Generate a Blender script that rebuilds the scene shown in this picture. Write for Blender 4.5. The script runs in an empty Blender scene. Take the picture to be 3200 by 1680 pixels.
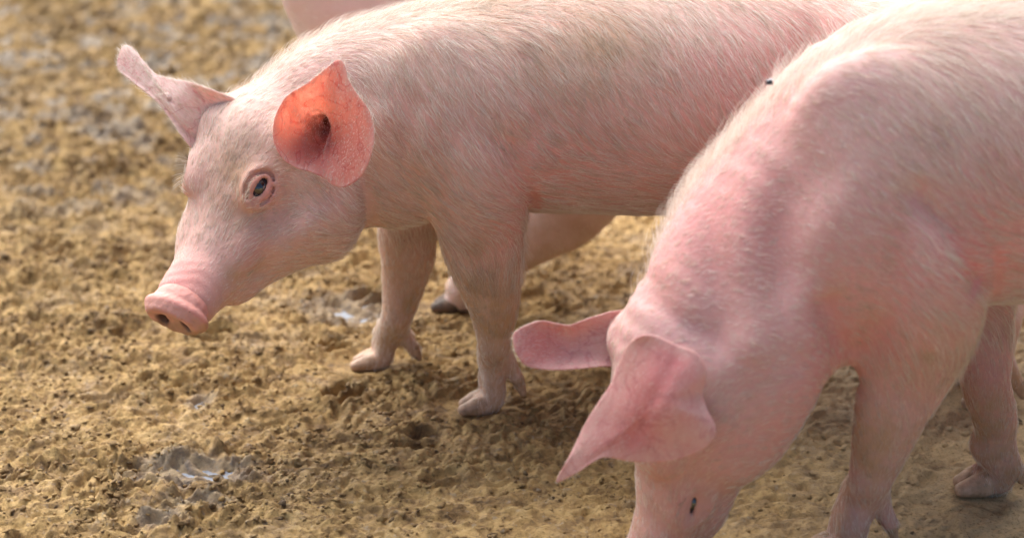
import bpy, math, random
import numpy as np

# ------------------------------------------------------------------ camera, sky, sun, exposure
SC = bpy.context.scene
COL = SC.collection
CAM_H, PITCH, LENS = 1.4, math.radians(23.0), 85.0
cam_data = bpy.data.cameras.new('camera')
cam_data.lens = LENS
cam_data.sensor_width = 36.0
cam_data.clip_start = 0.05
cam_data.clip_end = 500.0
cam_data.dof.use_dof = True
cam_data.dof.focus_distance = 2.92
cam_data.dof.aperture_fstop = 2.8
cam = bpy.data.objects.new('camera', cam_data)
cam.location = (0, 0, CAM_H)
cam.rotation_euler = (math.pi / 2 - PITCH, 0, 0)
COL.objects.link(cam)
SC.camera = cam

SUN_ELEV, SUN_AZ = math.radians(50), math.radians(-24)   # azimuth clockwise from +Y: behind the pigs, a little left
world = bpy.data.worlds.new('World')
SC.world = world
world.use_nodes = True
wn = world.node_tree
sky = wn.nodes.new('ShaderNodeTexSky')
sky.sky_type = 'NISHITA'
sky.sun_disc = False
sky.sun_elevation = SUN_ELEV
sky.sun_rotation = SUN_AZ
sky.dust_density = 4.0
sky.air_density = 1.0
sky.ozone_density = 1.0
wn.nodes['Background'].inputs['Strength'].default_value = 0.105
wn.links.new(sky.outputs[0], wn.nodes['Background'].inputs['Color'])
sun_data = bpy.data.lights.new('sun', 'SUN')
sun_data.energy = 4.4
sun_data.angle = math.radians(80)
sun_data.color = (1.0, 0.985, 0.965)
sun = bpy.data.objects.new('sun', sun_data)
sd = (math.cos(SUN_ELEV) * math.sin(SUN_AZ), math.cos(SUN_ELEV) * math.cos(SUN_AZ), math.sin(SUN_ELEV))
from mathutils import Vector
sun.rotation_euler = Vector(sd).to_track_quat('Z', 'Y').to_euler()
sun.location = (0, 3, 4)
COL.objects.link(sun)
SC.view_settings.view_transform = 'Standard'
SC.view_settings.look = 'None'
SC.view_settings.gamma = 1
SC.view_settings.use_curve_mapping = False
SC.view_settings.exposure = 0.98
SC.cycles.max_bounces = 8
SC.cycles.diffuse_bounces = 4
SC.cycles.use_denoising = True

# ------------------------------------------------------------------ small maths
FPX = 3200 * LENS / 36.0
FWD = np.array([0, math.cos(PITCH), -math.sin(PITCH)])
UPV = np.array([0, math.sin(PITCH), math.cos(PITCH)])
RNG = np.random.default_rng(7)

def at(u, v, Y):
    """point of the place seen at (u, v) of the 3200x1680 photograph that stands Y metres away"""
    d = FWD + np.array([1.0, 0, 0]) * (u - 1600) / FPX - UPV * (v - 840) / FPX
    return np.array([0, 0, CAM_H]) + d * (Y / d[1])

def mpp(p):
    """metres per photograph pixel at a point"""
    return float(np.dot(np.asarray(p) - np.array([0, 0, CAM_H]), FWD)) / FPX

def V3(*a):
    return np.array(a, dtype=float)

def norm(v):
    v = np.asarray(v, dtype=float)
    return v / (np.linalg.norm(v, axis=-1, keepdims=True) + 1e-12)

def hash3(ix, iy, iz, seed):
    h = (ix.astype(np.int64) * 374761393 + iy.astype(np.int64) * 668265263 + iz.astype(np.int64) * 2147483647 + seed * 1274126177) & 0xffffffff
    h = ((h ^ (h >> 13)) * 1274126177) & 0xffffffff
    h = (h ^ (h >> 16)) & 0xffffffff
    return (h / 4294967295.0).astype(np.float32)

def vnoise(p, seed=0):
    """smooth value noise -1..1, p (N,3)"""
    i = np.floor(p).astype(np.int64)
    f = (p - i).astype(np.float32)
    f = f * f * f * (f * (f * 6 - 15) + 10)
    out = 0
    for dx in (0, 1):
        wx = f[:, 0] if dx else 1 - f[:, 0]
        for dy in (0, 1):
            wy = f[:, 1] if dy else 1 - f[:, 1]
            for dz in (0, 1):
                wz = f[:, 2] if dz else 1 - f[:, 2]
                out = out + wx * wy * wz * hash3(i[:, 0] + dx, i[:, 1] + dy, i[:, 2] + dz, seed)
    return out * 2 - 1

def vnoise2(x, y, seed=0):
    ix, iy = np.floor(x).astype(np.int64), np.floor(y).astype(np.int64)
    fx, fy = (x - ix).astype(np.float32), (y - iy).astype(np.float32)
    fx = fx * fx * (3 - 2 * fx); fy = fy * fy * (3 - 2 * fy)
    z = np.zeros_like(ix)
    a, b = hash3(ix, iy, z, seed), hash3(ix + 1, iy, z, seed)
    c, d = hash3(ix, iy + 1, z, seed), hash3(ix + 1, iy + 1, z, seed)
    return ((a * (1 - fx) + b * fx) * (1 - fy) + (c * (1 - fx) + d * fx) * fy) * 2 - 1

def worley2(x, y, seed=0, jit=0.9):
    """distance to nearest and second nearest feature point, and a cell id value"""
    ix, iy = np.floor(x).astype(np.int64), np.floor(y).astype(np.int64)
    z = np.zeros_like(ix)
    d1 = np.full(x.shape, 9.0, np.float32); d2 = d1.copy(); cid = d1.copy()
    for dx in (-1, 0, 1):
        for dy in (-1, 0, 1):
            jx, jy = ix + dx, iy + dy
            px = jx + 0.5 + jit * (hash3(jx, jy, z, seed) - 0.5)
            py = jy + 0.5 + jit * (hash3(jx, jy, z, seed + 11) - 0.5)
            d = np.hypot(px - x, py - y).astype(np.float32)
            nearer = d < d1
            d2 = np.where(nearer, d1, np.minimum(d2, d))
            cid = np.where(nearer, hash3(jx, jy, z, seed + 23), cid)
            d1 = np.where(nearer, d, d1)
    return d1, d2, cid

def sstep(a, b, x):
    t = np.clip((x - a) / (b - a), 0, 1)
    return t * t * (3 - 2 * t)

def catmull(K, n):
    """K (k,m) key rows -> n rows of a centripetal-ish Catmull-Rom curve through them"""
    K = np.asarray(K, dtype=float)
    k = len(K)
    P = np.vstack([2 * K[0] - K[1], K, 2 * K[-1] - K[-2]])
    t = np.linspace(0, k - 1, n)
    i = np.minimum(t.astype(int), k - 2)
    f = (t - i)[:, None]
    a, b, c, d = P[i], P[i + 1], P[i + 2], P[i + 3]
    return 0.5 * (2 * b + (c - a) * f + (2 * a - 5 * b + 4 * c - d) * f ** 2 + (3 * b - a - 3 * c + d) * f ** 3)

def catmull_closed(K, n):
    K = np.asarray(K, dtype=float)
    k = len(K)
    # even spacing by length
    t = np.linspace(0, k, n * 6, endpoint=False)
    i = t.astype(int); f = (t - i)[:, None]
    a, b, c, d = K[(i - 1) % k], K[i % k], K[(i + 1) % k], K[(i + 2) % k]
    C = 0.5 * (2 * b + (c - a) * f + (2 * a - 5 * b + 4 * c - d) * f ** 2 + (3 * b - a - 3 * c + d) * f ** 3)
    L = np.concatenate([[0], np.cumsum(np.linalg.norm(np.diff(np.vstack([C, C[:1]]), axis=0), axis=1))])
    tt = np.linspace(0, L[-1], n, endpoint=False)
    CC = np.vstack([C, C[:1]])
    return np.stack([np.interp(tt, L, CC[:, j]) for j in range(K.shape[1])], 1)

# ------------------------------------------------------------------ implicit shapes
class Sweep:
    """a limb or trunk: keys of centre, radius up, radius down, radius sideways along a curve"""
    def __init__(self, keys, lat, k=0.02, n=60, op='add', up=None):
        # keys: (pos, ru, rd, rl [, lat])
        rows = []
        for q in keys:
            l = q[4] if len(q) > 4 else lat
            rows.append(np.concatenate([q[0], [q[1], q[2], q[3]], norm(l)]))
        R = catmull(rows, n)
        self.P, self.r, self.l = R[:, :3], np.maximum(R[:, 3:6], 0.002), norm(R[:, 6:9])
        T = norm(np.gradient(self.P, axis=0))
        self.l = norm(self.l - T * np.sum(self.l * T, 1, keepdims=True))
        self.U = np.cross(T, self.l)
        if up is not None and np.dot(self.U.mean(0), up) < 0:
            self.U = -self.U
        self.T, self.k, self.op = T, k, op
        rm = self.r.max()
        self.lo, self.hi = self.P.min(0) - rm, self.P.max(0) + rm
    def d(self, X):
        X = X.astype(np.float32)
        P = self.P.astype(np.float32)
        best = np.full(len(X), 1e9, np.float32); bi = np.zeros(len(X), np.int32); bt = np.zeros(len(X), np.float32)
        for j in range(len(P) - 1):
            e = P[j + 1] - P[j]
            L2 = float(e @ e) + 1e-12
            w = X - P[j]
            t = np.clip((w @ e) / L2, 0, 1)
            q = w - t[:, None] * e
            dd = np.einsum('ij,ij->i', q, q)
            m = dd < best
            best[m] = dd[m]; bi[m] = j; bt[m] = t[m]
        t = bt[:, None]
        def lerp(A):
            A = A.astype(np.float32)
            return A[bi] * (1 - t) + A[bi + 1] * t
        c, r, l, U, T = lerp(self.P), lerp(self.r), lerp(self.l), lerp(self.U), lerp(self.T)
        w = X - c
        u = np.einsum('ij,ij->i', w, U); s = np.einsum('ij,ij->i', w, l); a = np.einsum('ij,ij->i', w, T)
        ru = np.where(u > 0, r[:, 0], r[:, 1])
        ra = np.minimum(np.minimum(r[:, 0], r[:, 1]), r[:, 2])
        ln = np.sqrt(u * u + s * s + a * a) + 1e-6
        q = np.sqrt((u / ru) ** 2 + (s / r[:, 2]) ** 2 + (a / ra) ** 2) + 1e-6
        return ln - ln / q

class Ell:
    """ellipsoid with axes given by three vectors and radii"""
    def __init__(self, c, axes, rad, k=0.02, op='add'):
        self.c, self.A, self.R, self.k, self.op = np.asarray(c, float), np.array([norm(a) for a in axes]), np.asarray(rad, float), k, op
        rm = max(rad)
        self.lo, self.hi = self.c - rm, self.c + rm
    def d(self, X):
        w = (X - self.c) @ self.A.T
        ln = np.linalg.norm(w, axis=1) + 1e-6
        q = np.linalg.norm(w / self.R, axis=1) + 1e-6
        return (ln - ln / q).astype(np.float32)

class Torus:
    """an elliptic ring: lids and creases"""
    def __init__(self, c, axes, ra, rb, r, k=0.004, op='add'):
        self.c, self.A = np.asarray(c, float), np.array([norm(a) for a in axes])
        self.ra, self.rb, self.r, self.k, self.op = ra, rb, r, k, op
        self.lo, self.hi = self.c - ra - r, self.c + ra + r
    def d(self, X):
        w = (X - self.c) @ self.A.T
        x, y = w[:, 0], w[:, 1]
        ln = np.hypot(x, y) + 1e-6
        q = np.hypot(x / self.ra, y / self.rb) + 1e-6
        return (np.hypot(ln - ln / q, w[:, 2]) - self.r).astype(np.float32)

def field(X, prims):
    X = np.asarray(X)
    D = np.full(len(X), 0.25, np.float32)
    for p in prims:
        pad = p.k + 0.035
        m = np.all((X > p.lo - pad) & (X < p.hi + pad), axis=1)
        if not m.any():
            continue
        d = p.d(X[m]).astype(np.float32)
        D0 = D[m]
        if p.op == 'add':
            h = np.maximum(p.k - np.abs(D0 - d), 0) / p.k
            D[m] = np.minimum(D0, d) - h * h * p.k * 0.25
        else:
            d = -d
            h = np.maximum(p.k - np.abs(D0 - d), 0) / p.k
            D[m] = np.maximum(D0, d) + h * h * p.k * 0.25
    return D

def polygonise(prims, h, displace=None, floor=None, smooth=2):
    lo = np.min([p.lo for p in prims if p.op == 'add'], axis=0) - 3 * h
    hi = np.max([p.hi for p in prims if p.op == 'add'], axis=0) + 3 * h
    n = np.ceil((hi - lo) / h).astype(int) + 1
    def F(X):
        D = field(X, prims)
        if displace is not None:
            near = np.abs(D) < 0.03
            D[near] += displace(X[near]).astype(np.float32)
        if floor is not None:
            D = np.maximum(D, (floor - X[:, 2]).astype(np.float32))
        return D
    c = 4
    nc = (n + c - 1) // c + 1
    cx, cy, cz = [lo[i] + np.arange(nc[i]) * h * c for i in range(3)]
    G = np.stack(np.meshgrid(cx, cy, cz, indexing='ij'), -1).reshape(-1, 3)
    Dc = F(G).reshape(nc)
    full = tuple((nc - 1) * c + 1)
    near = np.abs(Dc) < h * c * 2.2
    blk = np.zeros(tuple(nc - 1), bool)
    for dx in (0, 1):
        for dy in (0, 1):
            for dz in (0, 1):
                blk |= near[dx:nc[0] - 1 + dx, dy:nc[1] - 1 + dy, dz:nc[2] - 1 + dz]
    Vv = np.repeat(np.repeat(np.repeat(Dc[:-1, :-1, :-1], c, 0), c, 1), c, 2)
    Vv = np.pad(Vv, ((0, 1), (0, 1), (0, 1)), mode='edge').astype(np.float32)
    M = np.repeat(np.repeat(np.repeat(blk, c, 0), c, 1), c, 2)
    M = np.pad(M, ((0, 1), (0, 1), (0, 1)), mode='edge')
    idx = np.argwhere(M)
    X = lo + idx * h
    for s in range(0, len(X), 400000):
        sl = slice(s, s + 400000)
        Vv[idx[sl, 0], idx[sl, 1], idx[sl, 2]] = F(X[sl])
    S = Vv < 0
    # surface nets
    cnt = np.zeros(tuple(np.array(Vv.shape) - 1), np.uint8)
    for dx in (0, 1):
        for dy in (0, 1):
            for dz in (0, 1):
                cnt += S[dx:S.shape[0] - 1 + dx, dy:S.shape[1] - 1 + dy, dz:S.shape[2] - 1 + dz]
    act = (cnt > 0) & (cnt < 8)
    ids = -np.ones(act.shape, np.int64)
    ci = np.argwhere(act)
    ids[act] = np.arange(len(ci))
    acc = np.zeros((len(ci), 3)); num = np.zeros(len(ci))
    cor = [(a, b, d) for a in (0, 1) for b in (0, 1) for d in (0, 1)]
    vals = {q: Vv[ci[:, 0] + q[0], ci[:, 1] + q[1], ci[:, 2] + q[2]] for q in cor}
    for q in cor:
        for ax in range(3):
            if q[ax] == 0:
                r = list(q); r[ax] = 1; r = tuple(r)
                a, b = vals[q], vals[r]
                m = (a < 0) != (b < 0)
                t = a[m] / (a[m] - b[m])
                p = np.tile(np.array(q, float), (m.sum(), 1)); p[:, ax] += t
                acc[m] += p; num[m] += 1
    verts = lo + (ci + acc / num[:, None]) * h
    quads = []
    for ax in range(3):
        b, d = [(1, 2), (2, 0), (0, 1)][ax]
        s0 = [slice(None)] * 3; s1 = [slice(None)] * 3
        s0[ax] = slice(0, -1); s1[ax] = slice(1, None)
        ch = S[tuple(s0)] != S[tuple(s1)]
        e = np.argwhere(ch)
        e = e[(e[:, b] > 0) & (e[:, d] > 0) & (e[:, b] < act.shape[b]) & (e[:, d] < act.shape[d])]
        def cell(ob, od):
            q = e.copy(); q[:, b] += ob; q[:, d] += od
            return ids[q[:, 0], q[:, 1], q[:, 2]]
        Q = np.stack([cell(-1, -1), cell(0, -1), cell(0, 0), cell(-1, 0)], 1)
        fl = ~S[e[:, 0], e[:, 1], e[:, 2]]
        Q[fl] = Q[fl][:, ::-1]
        quads.append(Q)
    quads = np.vstack(quads)
    quads = quads[(quads >= 0).all(1)]
    for _ in range(smooth):
        s = np.zeros_like(verts); w = np.zeros(len(verts))
        for i in range(4):
            a, b = quads[:, i], quads[:, (i + 1) % 4]
            for k3 in range(3):
                s[:, k3] += np.bincount(a, verts[b, k3], len(verts)) + np.bincount(b, verts[a, k3], len(verts))
            w += np.bincount(a, minlength=len(verts)) + np.bincount(b, minlength=len(verts))
        verts = verts * 0.5 + 0.5 * s / np.maximum(w, 1)[:, None]
    return verts, quads

def mesh_from(name, verts, faces, mat, parent=None, smooth=True, origin=None):
    me = bpy.data.meshes.new(name)
    V = np.asarray(verts, np.float32)
    if origin is not None:
        V = V - np.asarray(origin, np.float32)
    F = np.asarray(faces, np.int32)
    k = F.shape[1]
    me.vertices.add(len(V)); me.vertices.foreach_set('co', V.ravel())
    me.loops.add(F.size); me.loops.foreach_set('vertex_index', F.ravel())
    me.polygons.add(len(F)); me.polygons.foreach_set('loop_start', np.arange(0, F.size, k, dtype=np.int32))
    if smooth:
        me.polygons.foreach_set('use_smooth', np.ones(len(F), bool))
    me.update(calc_edges=True)
    me.materials.append(mat)
    o = bpy.data.objects.new(name, me)
    COL.objects.link(o)
    if parent is not None:
        o.parent = parent
    return o

def set_attr(o, name, arr, kind='FLOAT'):
    at_ = o.data.attributes.new(name, kind, 'POINT')
    at_.data.foreach_set('value' if kind == 'FLOAT' else ('color' if kind == 'FLOAT_COLOR' else 'vector'), np.asarray(arr, np.float32).ravel())

def tag(o, label=None, cat=None, group=None, kind=None):
    if label: o['label'] = label
    if cat: o['category'] = cat
    if group: o['group'] = group
    if kind: o['kind'] = kind
    return o

# ------------------------------------------------------------------ materials
class NT:
    def __init__(self, name):
        self.m = bpy.data.materials.new(name)
        self.m.use_nodes = True
        self.t = self.m.node_tree
        self.t.nodes.clear()
        self.out = self.t.nodes.new('ShaderNodeOutputMaterial')
    def n(self, typ, ins=None, **props):
        nd = self.t.nodes.new(typ)
        for k, v in props.items():
            setattr(nd, k, v)
        for k, v in (ins or {}).items():
            s = nd.inputs[k]
            if isinstance(v, bpy.types.NodeSocket):
                self.t.links.new(v, s)
            else:
                s.default_value = v
        return nd
    def noise(self, scale, detail=4, rough=0.55, vec=None, dist=0.0):
        i = {'Scale': scale, 'Detail': detail, 'Roughness': rough, 'Distortion': dist}
        if vec is not None: i['Vector'] = vec
        return self.n('ShaderNodeTexNoise', i).outputs[0]
    def ramp(self, fac, stops):
        r = self.n('ShaderNodeValToRGB', {'Fac': fac})
        e = r.color_ramp.elements
        while len(e) > 1: e.remove(e[-1])
        for j, (p, c) in enumerate(stops):
            el = e[0] if j == 0 else e.new(p)
            el.position = p
            el.color = (c if isinstance(c, tuple) else (c, c, c)) + (1,)
        return r.outputs[0]
    def mix(self, fac, a, b, mode='MIX'):
        nd = self.t.nodes.new('ShaderNodeMix')
        nd.data_type = 'RGBA'; nd.blend_type = mode
        for idx, v in ((0, fac), (6, a), (7, b)):
            s = nd.inputs[idx]
            if isinstance(v, bpy.types.NodeSocket): self.t.links.new(v, s)
            else: s.default_value = (v + (1,)) if isinstance(v, tuple) else v
        return nd.outputs[2]
    def math(self, op, a, b=0.0, c=0.0):
        nd = self.t.nodes.new('ShaderNodeMath'); nd.operation = op
        for i, v in enumerate((a, b, c)):
            if isinstance(v, bpy.types.NodeSocket): self.t.links.new(v, nd.inputs[i])
            else: nd.inputs[i].default_value = v
        return nd.outputs[0]
    def attr(self, name):
        return self.n('ShaderNodeAttribute', attribute_name=name).outputs['Fac']
    def coord(self, which='Object'):
        return self.n('ShaderNodeTexCoord').outputs[which]
    def surf(self, s):
        self.t.links.new(s, self.out.inputs[0])
        return self.m

def skin_material(name, pale, pink, red, tan, sss=0.25):
    t = NT(name)
    co = t.coord()
    big = t.noise(9, 3, 0.5, co)
    mid = t.noise(45, 4, 0.6, co)
    fine = t.noise(420, 3, 0.6, co)
    c = t.mix(t.ramp(big, [(0.30, 0.15), (0.72, 0.85)]), pale, pink)
    c = t.mix(t.math('MULTIPLY', t.attr('blush'), 1.0), c, red)
    tf = t.math('MULTIPLY', t.attr('dirt'), t.ramp(mid, [(0.30, 0.35), (0.65, 1.0)]))
    c = t.mix(tf, c, tan)
    c = t.mix(t.ramp(t.noise(70, 5, 0.7, co), [(0.62, 0.0), (0.74, 0.28)]), c, (0.45, 0.28, 0.17))
    c = t.mix(t.ramp(mid, [(0.40, 0.0), (0.75, 0.12)]), c, red)
    c = t.mix(t.ramp(t.noise(210, 2, 0.5, co), [(0.725, 0.0), (0.745, 0.55)]), c, (0.20, 0.10, 0.07))
    c = t.mix(t.attr('spot'), c, (0.06, 0.035, 0.03))
    bump = t.n('ShaderNodeBump', {'Strength': 0.35, 'Distance': 0.0015, 'Height': t.math('ADD', fine, t.math('MULTIPLY', t.noise(130, 4, 0.6, co), 1.6))})
    p = t.n('ShaderNodeBsdfPrincipled', {'Base Color': c, 'Roughness': 0.62, 'Subsurface Weight': sss,
            'Subsurface Radius': (1.0, 0.36, 0.22), 'Subsurface Scale': 0.008, 'Normal': bump.outputs[0], 'Specular IOR Level': 0.28})
    return t.surf(p.outputs[0])

def ear_material(name, col, red, trans):
    t = NT(name)
    co = t.coord()
    mid = t.noise(50, 5, 0.6, co)
    c = t.mix(t.attr('blush'), col, red)
    c = t.mix(t.ramp(mid, [(0.35, 0.0), (0.75, 0.5)]), c, red)
    vein = t.n('ShaderNodeTexWave', {'Scale': 9.0, 'Distortion': 9.0, 'Detail': 3.0, 'Detail Scale': 1.2, 'Vector': co})
    vd = t.math('ABSOLUTE', t.math('SUBTRACT', t.noise(26, 2, 0.5, co, 0.8), 0.5))
    vm = t.ramp(vd, [(0.0, 0.60), (0.026, 0.0)])
    c = t.mix(t.ramp(vein.outputs[0], [(0.0, 0.18), (0.10, 0.0)]), c, (0.38, 0.12, 0.13))
    c = t.mix(t.math('MULTIPLY', vm, 0.8), c, (0.42, 0.13, 0.15))
    trans_c = t.mix(vm, t.mix(t.ramp(mid, [(0.3, 0.0), (0.7, 0.6)]), trans, (0.92, 0.38, 0.26)), (0.75, 0.16, 0.12))
    c = t.mix(t.attr('spot'), c, (0.09, 0.040, 0.028))
    bump = t.n('ShaderNodeBump', {'Strength': 0.3, 'Distance': 0.001, 'Height': t.noise(220, 4, 0.6, co)})
    p = t.n('ShaderNodeBsdfPrincipled', {'Base Color': c, 'Roughness': 0.6, 'Normal': bump.outputs[0], 'Specular IOR Level': 0.25})
    tr = t.n('ShaderNodeBsdfTranslucent', {'Color': t.mix(t.attr('spot'), trans_c, (0.10, 0.03, 0.02))})
    m = t.n('ShaderNodeMixShader', {0: t.math('MULTIPLY', 0.62, t.math('SUBTRACT', 1.0, t.attr('thick')))})
    t.t.links.new(p.outputs[0], m.inputs[1]); t.t.links.new(tr.outputs[0], m.inputs[2])
    return t.surf(m.outputs[0])

def simple(name, col, rough=0.6, spec=0.4, nscale=None, col2=None, bump=0.0, bscale=300):
    t = NT(name)
    co = t.coord()
    c = col + (1,)
    if nscale:
        c = t.mix(t.ramp(t.noise(nscale, 5, 0.6, co), [(0.35, 0.0), (0.65, 1.0)]), col, col2)
    ins = {'Base Color': c, 'Roughness': rough, 'Specular IOR Level': spec}
    if bump:
        ins['Normal'] = t.n('ShaderNodeBump', {'Strength': bump, 'Distance': 0.001, 'Height': t.noise(bscale, 4, 0.6, co)}).outputs[0]
    return t.surf(t.n('ShaderNodeBsdfPrincipled', ins).outputs[0])

def hair_material(name, col, col2):
    t = NT(name)
    r = t.attr('tint')
    c = t.mix(r, col, col2)
    d = t.n('ShaderNodeBsdfPrincipled', {'Base Color': c, 'Roughness': 0.42, 'Specular IOR Level': 0.5})
    tr = t.n('ShaderNodeBsdfTranslucent', {'Color': c})
    m = t.n('ShaderNodeMixShader', {0: 0.4})
    t.t.links.new(d.outputs[0], m.inputs[1]); t.t.links.new(tr.outputs[0], m.inputs[2])
    return t.surf(m.outputs[0])


# ------------------------------------------------------------------ the ground
def axis_coords(lo, hi, step, far, grow=1.35):
    a = list(np.arange(lo, hi + step, step))
    s = step; x = a[-1]; up = []
    while x < far:
        s *= grow; x += s; up.append(x)
    s = step; x = a[0]; dn = []
    while x > -far:
        s *= grow; x -= s; dn.append(x)
    return np.array(dn[::-1] + a + up)

PUDDLES = [  # u, v in the photograph, half width, half depth (m)
    (600, 1466, 0.052, 0.024), (622, 1560, 0.024, 0.014), (500, 1628, 0.018, 0.014),
    (632, 1255, 0.012, 0.020), (1100, 968, 0.045, 0.035)]
def ground_pt(u, v):
    d = FWD + V3(1, 0, 0) * (u - 1600) / FPX - UPV * (v - 840) / FPX
    return V3(0, 0, CAM_H) + d * (-CAM_H / d[2])

def fade_out(x, y):
    """1 where the ground is modelled finely, 0 farther out"""
    d = np.hypot(np.maximum(np.abs(x) - 1.02, 0), np.maximum(np.maximum(y - 4.9, 2.3 - y), 0))
    return sstep(0.6, 0.0, d)

_r = random.Random(12)
PRINTS = [(_r.uniform(-.75, .75), _r.uniform(2.35, 4.0), _r.uniform(2.2, 4.2), _r.uniform(.85, 1.15)) for _ in range(46)]
def ground_height(x, y):
    big = 0.010 * vnoise2(x * 3.1 + 5, y * 3.1, 1) + 0.005 * vnoise2(x * 8 + 1, y * 8, 2)
    # how churned: left and far is coarse, right foreground is trodden fine
    churn = sstep(0.30, -0.40, x - 0.25 * (y - 2.6)) * 0.72 + 0.28 + 0.10 * vnoise2(x * 4, y * 4, 3)
    churn = churn * (0.72 + 0.55 * sstep(-0.5, 0.6, vnoise2(x * 7 + 3, y * 9, 4)))
    churn = np.clip(churn * (0.85 + 0.35 * sstep(3.0, 3.9, y)), 0.12, 1.5)
    # warped, slightly stretched clods
    wx = x + 0.026 * vnoise2(x * 17, y * 17, 5) + 0.011 * vnoise2(x * 50, y * 50, 15)
    wy = y + 0.026 * vnoise2(x * 17 + 9, y * 17, 6) + 0.011 * vnoise2(x * 50, y * 50, 16)
    ca, sa = math.cos(0.45), math.sin(0.45)
    rx, ry = (wx * ca + wy * sa), (-wx * sa + wy * ca)
    f = 1.0 - 0.30 * sstep(3.1, 4.0, y)
    f = 1.0
    h = 0
    for sc, am, sd in ((16, 0.0075, 31), (37, 0.0095, 41), (70, 0.0080, 51), (128, 0.0055, 61)):
        d1, d2, cid = worley2(rx * sc * 0.8, ry * sc * 1.25, sd)
        dome = np.clip(1.08 - d1 / 0.78, 0, 1) ** 0.8
        edge = sstep(0.0, 0.22, d2 - d1)
        h = h + am * (dome * (0.25 + 0.95 * cid) * (0.55 + 0.45 * edge) - 0.33)
    h = h + 0.0042 * vnoise2(rx * 80, ry * 130, 71) * (0.6 + vnoise2(x * 22, y * 22, 73)) + 0.0032 * vnoise2(rx * 150, ry * 200, 72)
    fine = 0.0022 * vnoise2(x * 60, y * 60, 81) + 0.0020 * vnoise2(x * 130, y * 130, 82)
    pits = vnoise2(x * 34, y * 34, 83) + 0.6 * vnoise2(x * 75, y * 75, 84)
    fine = fine - 0.006 * sstep(0.75, 1.15, pits)
    z = big * 0.8 + h * churn + fine
    for (px, py, an, sc) in PRINTS:                              # old cloven prints pressed into the mud
        c, s_ = math.cos(an), math.sin(an)
        near = (np.abs(x - px) < .07) & (np.abs(y - py) < .07)
        dx, dy = x[near] - px, y[near] - py
        a, b = (dx * c + dy * s_) / sc, (-dx * s_ + dy * c) / sc
        w = .0105 - .12 * np.clip(a, 0, .03)
        m = np.maximum(sstep(1.15, .75, np.hypot(a / .026, (b - .0125) / w)), sstep(1.15, .75, np.hypot(a / .026, (b + .0125) / w)))
        rim = np.exp(-((np.hypot(a / .036, b / .028) - 1) / .22) ** 2)
        z[near] = z[near] * (1 - .75 * m) - .011 * m + .0045 * rim * (.6 + .6 * vnoise2(x[near] * 70, y[near] * 70, 19))
    for (u, v, a, b) in PUDDLES:
        p = ground_pt(u, v)
        q = np.hypot((x - p[0]) / a, (y - p[1]) / b) + 0.45 * vnoise2(x * 40, y * 40, 91) + 0.2 * vnoise2(x * 110, y * 110, 92)
        m = sstep(1.45, 0.55, q)
        z = z * (1 - 0.30 * m) - 0.011 * m
    # kept level under the hooves
    for (fx, fy) in FEET:
        q = np.hypot((x - fx) / 0.050, (y - fy) / 0.035)
        m = sstep(1.6, 0.6, q)
        z = z * (1 - 0.85 * m) - 0.002 * m
        ring = np.exp(-((q - 1.5) / 0.45) ** 2)
        z = z + 0.0035 * ring * (0.5 + vnoise2(x * 60, y * 60, 17))
    return z * fade_out(x, y)

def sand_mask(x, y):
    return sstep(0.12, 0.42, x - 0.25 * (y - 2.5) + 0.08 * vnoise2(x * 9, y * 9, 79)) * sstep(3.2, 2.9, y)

def mud_material():
    t = NT('mud')
    co = t.coord()
    n1 = t.noise(7, 5, 0.6, co)
    n2 = t.noise(38, 6, 0.65, co, 0.6)
    n3 = t.noise(150, 6, 0.7, co)
    c = t.ramp(n2, [(0.31, (0.105, 0.058, 0.024)), (0.43, (0.31, 0.185, 0.070)), (0.56, (0.52, 0.335, 0.128)), (0.76, (0.63, 0.435, 0.19))])
    c = t.mix(t.ramp(n1, [(0.40, 0.0), (0.68, 0.55)]), c, (0.47, 0.305, 0.115))
    c = t.mix(t.ramp(n3, [(0.53, 0.0), (0.66, 0.70)]), c, (0.12, 0.070, 0.032))
    c = t.mix(t.ramp(t.noise(85, 4, 0.6, co), [(0.60, 0.0), (0.70, 0.45)]), c, (0.44, 0.38, 0.30))
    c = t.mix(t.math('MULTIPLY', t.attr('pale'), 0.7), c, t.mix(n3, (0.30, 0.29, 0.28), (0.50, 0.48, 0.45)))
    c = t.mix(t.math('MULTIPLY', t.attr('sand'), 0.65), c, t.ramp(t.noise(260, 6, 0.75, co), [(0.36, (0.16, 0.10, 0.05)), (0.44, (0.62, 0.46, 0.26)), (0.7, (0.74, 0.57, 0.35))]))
    c = t.mix(t.math('MULTIPLY', t.attr('crumb'), 0.75), c, (0.09, 0.055, 0.030))
    c = t.mix(t.ramp(t.noise(20, 5, 0.7, co, 0.5), [(0.54, 0.0), (0.66, 0.55)]), c, (0.16, 0.095, 0.045))  # dark noise patches painted in for the shade of hollows
    wet = t.ramp(t.noise(13, 4, 0.6, co), [(0.50, 0.0), (0.64, 1.0)])
    rough = t.math('SUBTRACT', 0.86, t.math('MULTIPLY', wet, 0.26))
    b1 = t.n('ShaderNodeBump', {'Strength': 1.0, 'Distance': 0.006, 'Height': t.noise(150, 8, 0.78, co)})
    b2 = t.n('ShaderNodeBump', {'Strength': 0.8, 'Distance': 0.0015, 'Height': t.noise(480, 6, 0.75, co), 'Normal': b1.outputs[0]})
    p = t.n('ShaderNodeBsdfPrincipled', {'Base Color': c, 'Roughness': rough, 'Normal': b2.outputs[0], 'Specular IOR Level': 0.35})
    return t.surf(p.outputs[0])
MUD = mud_material()

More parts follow.
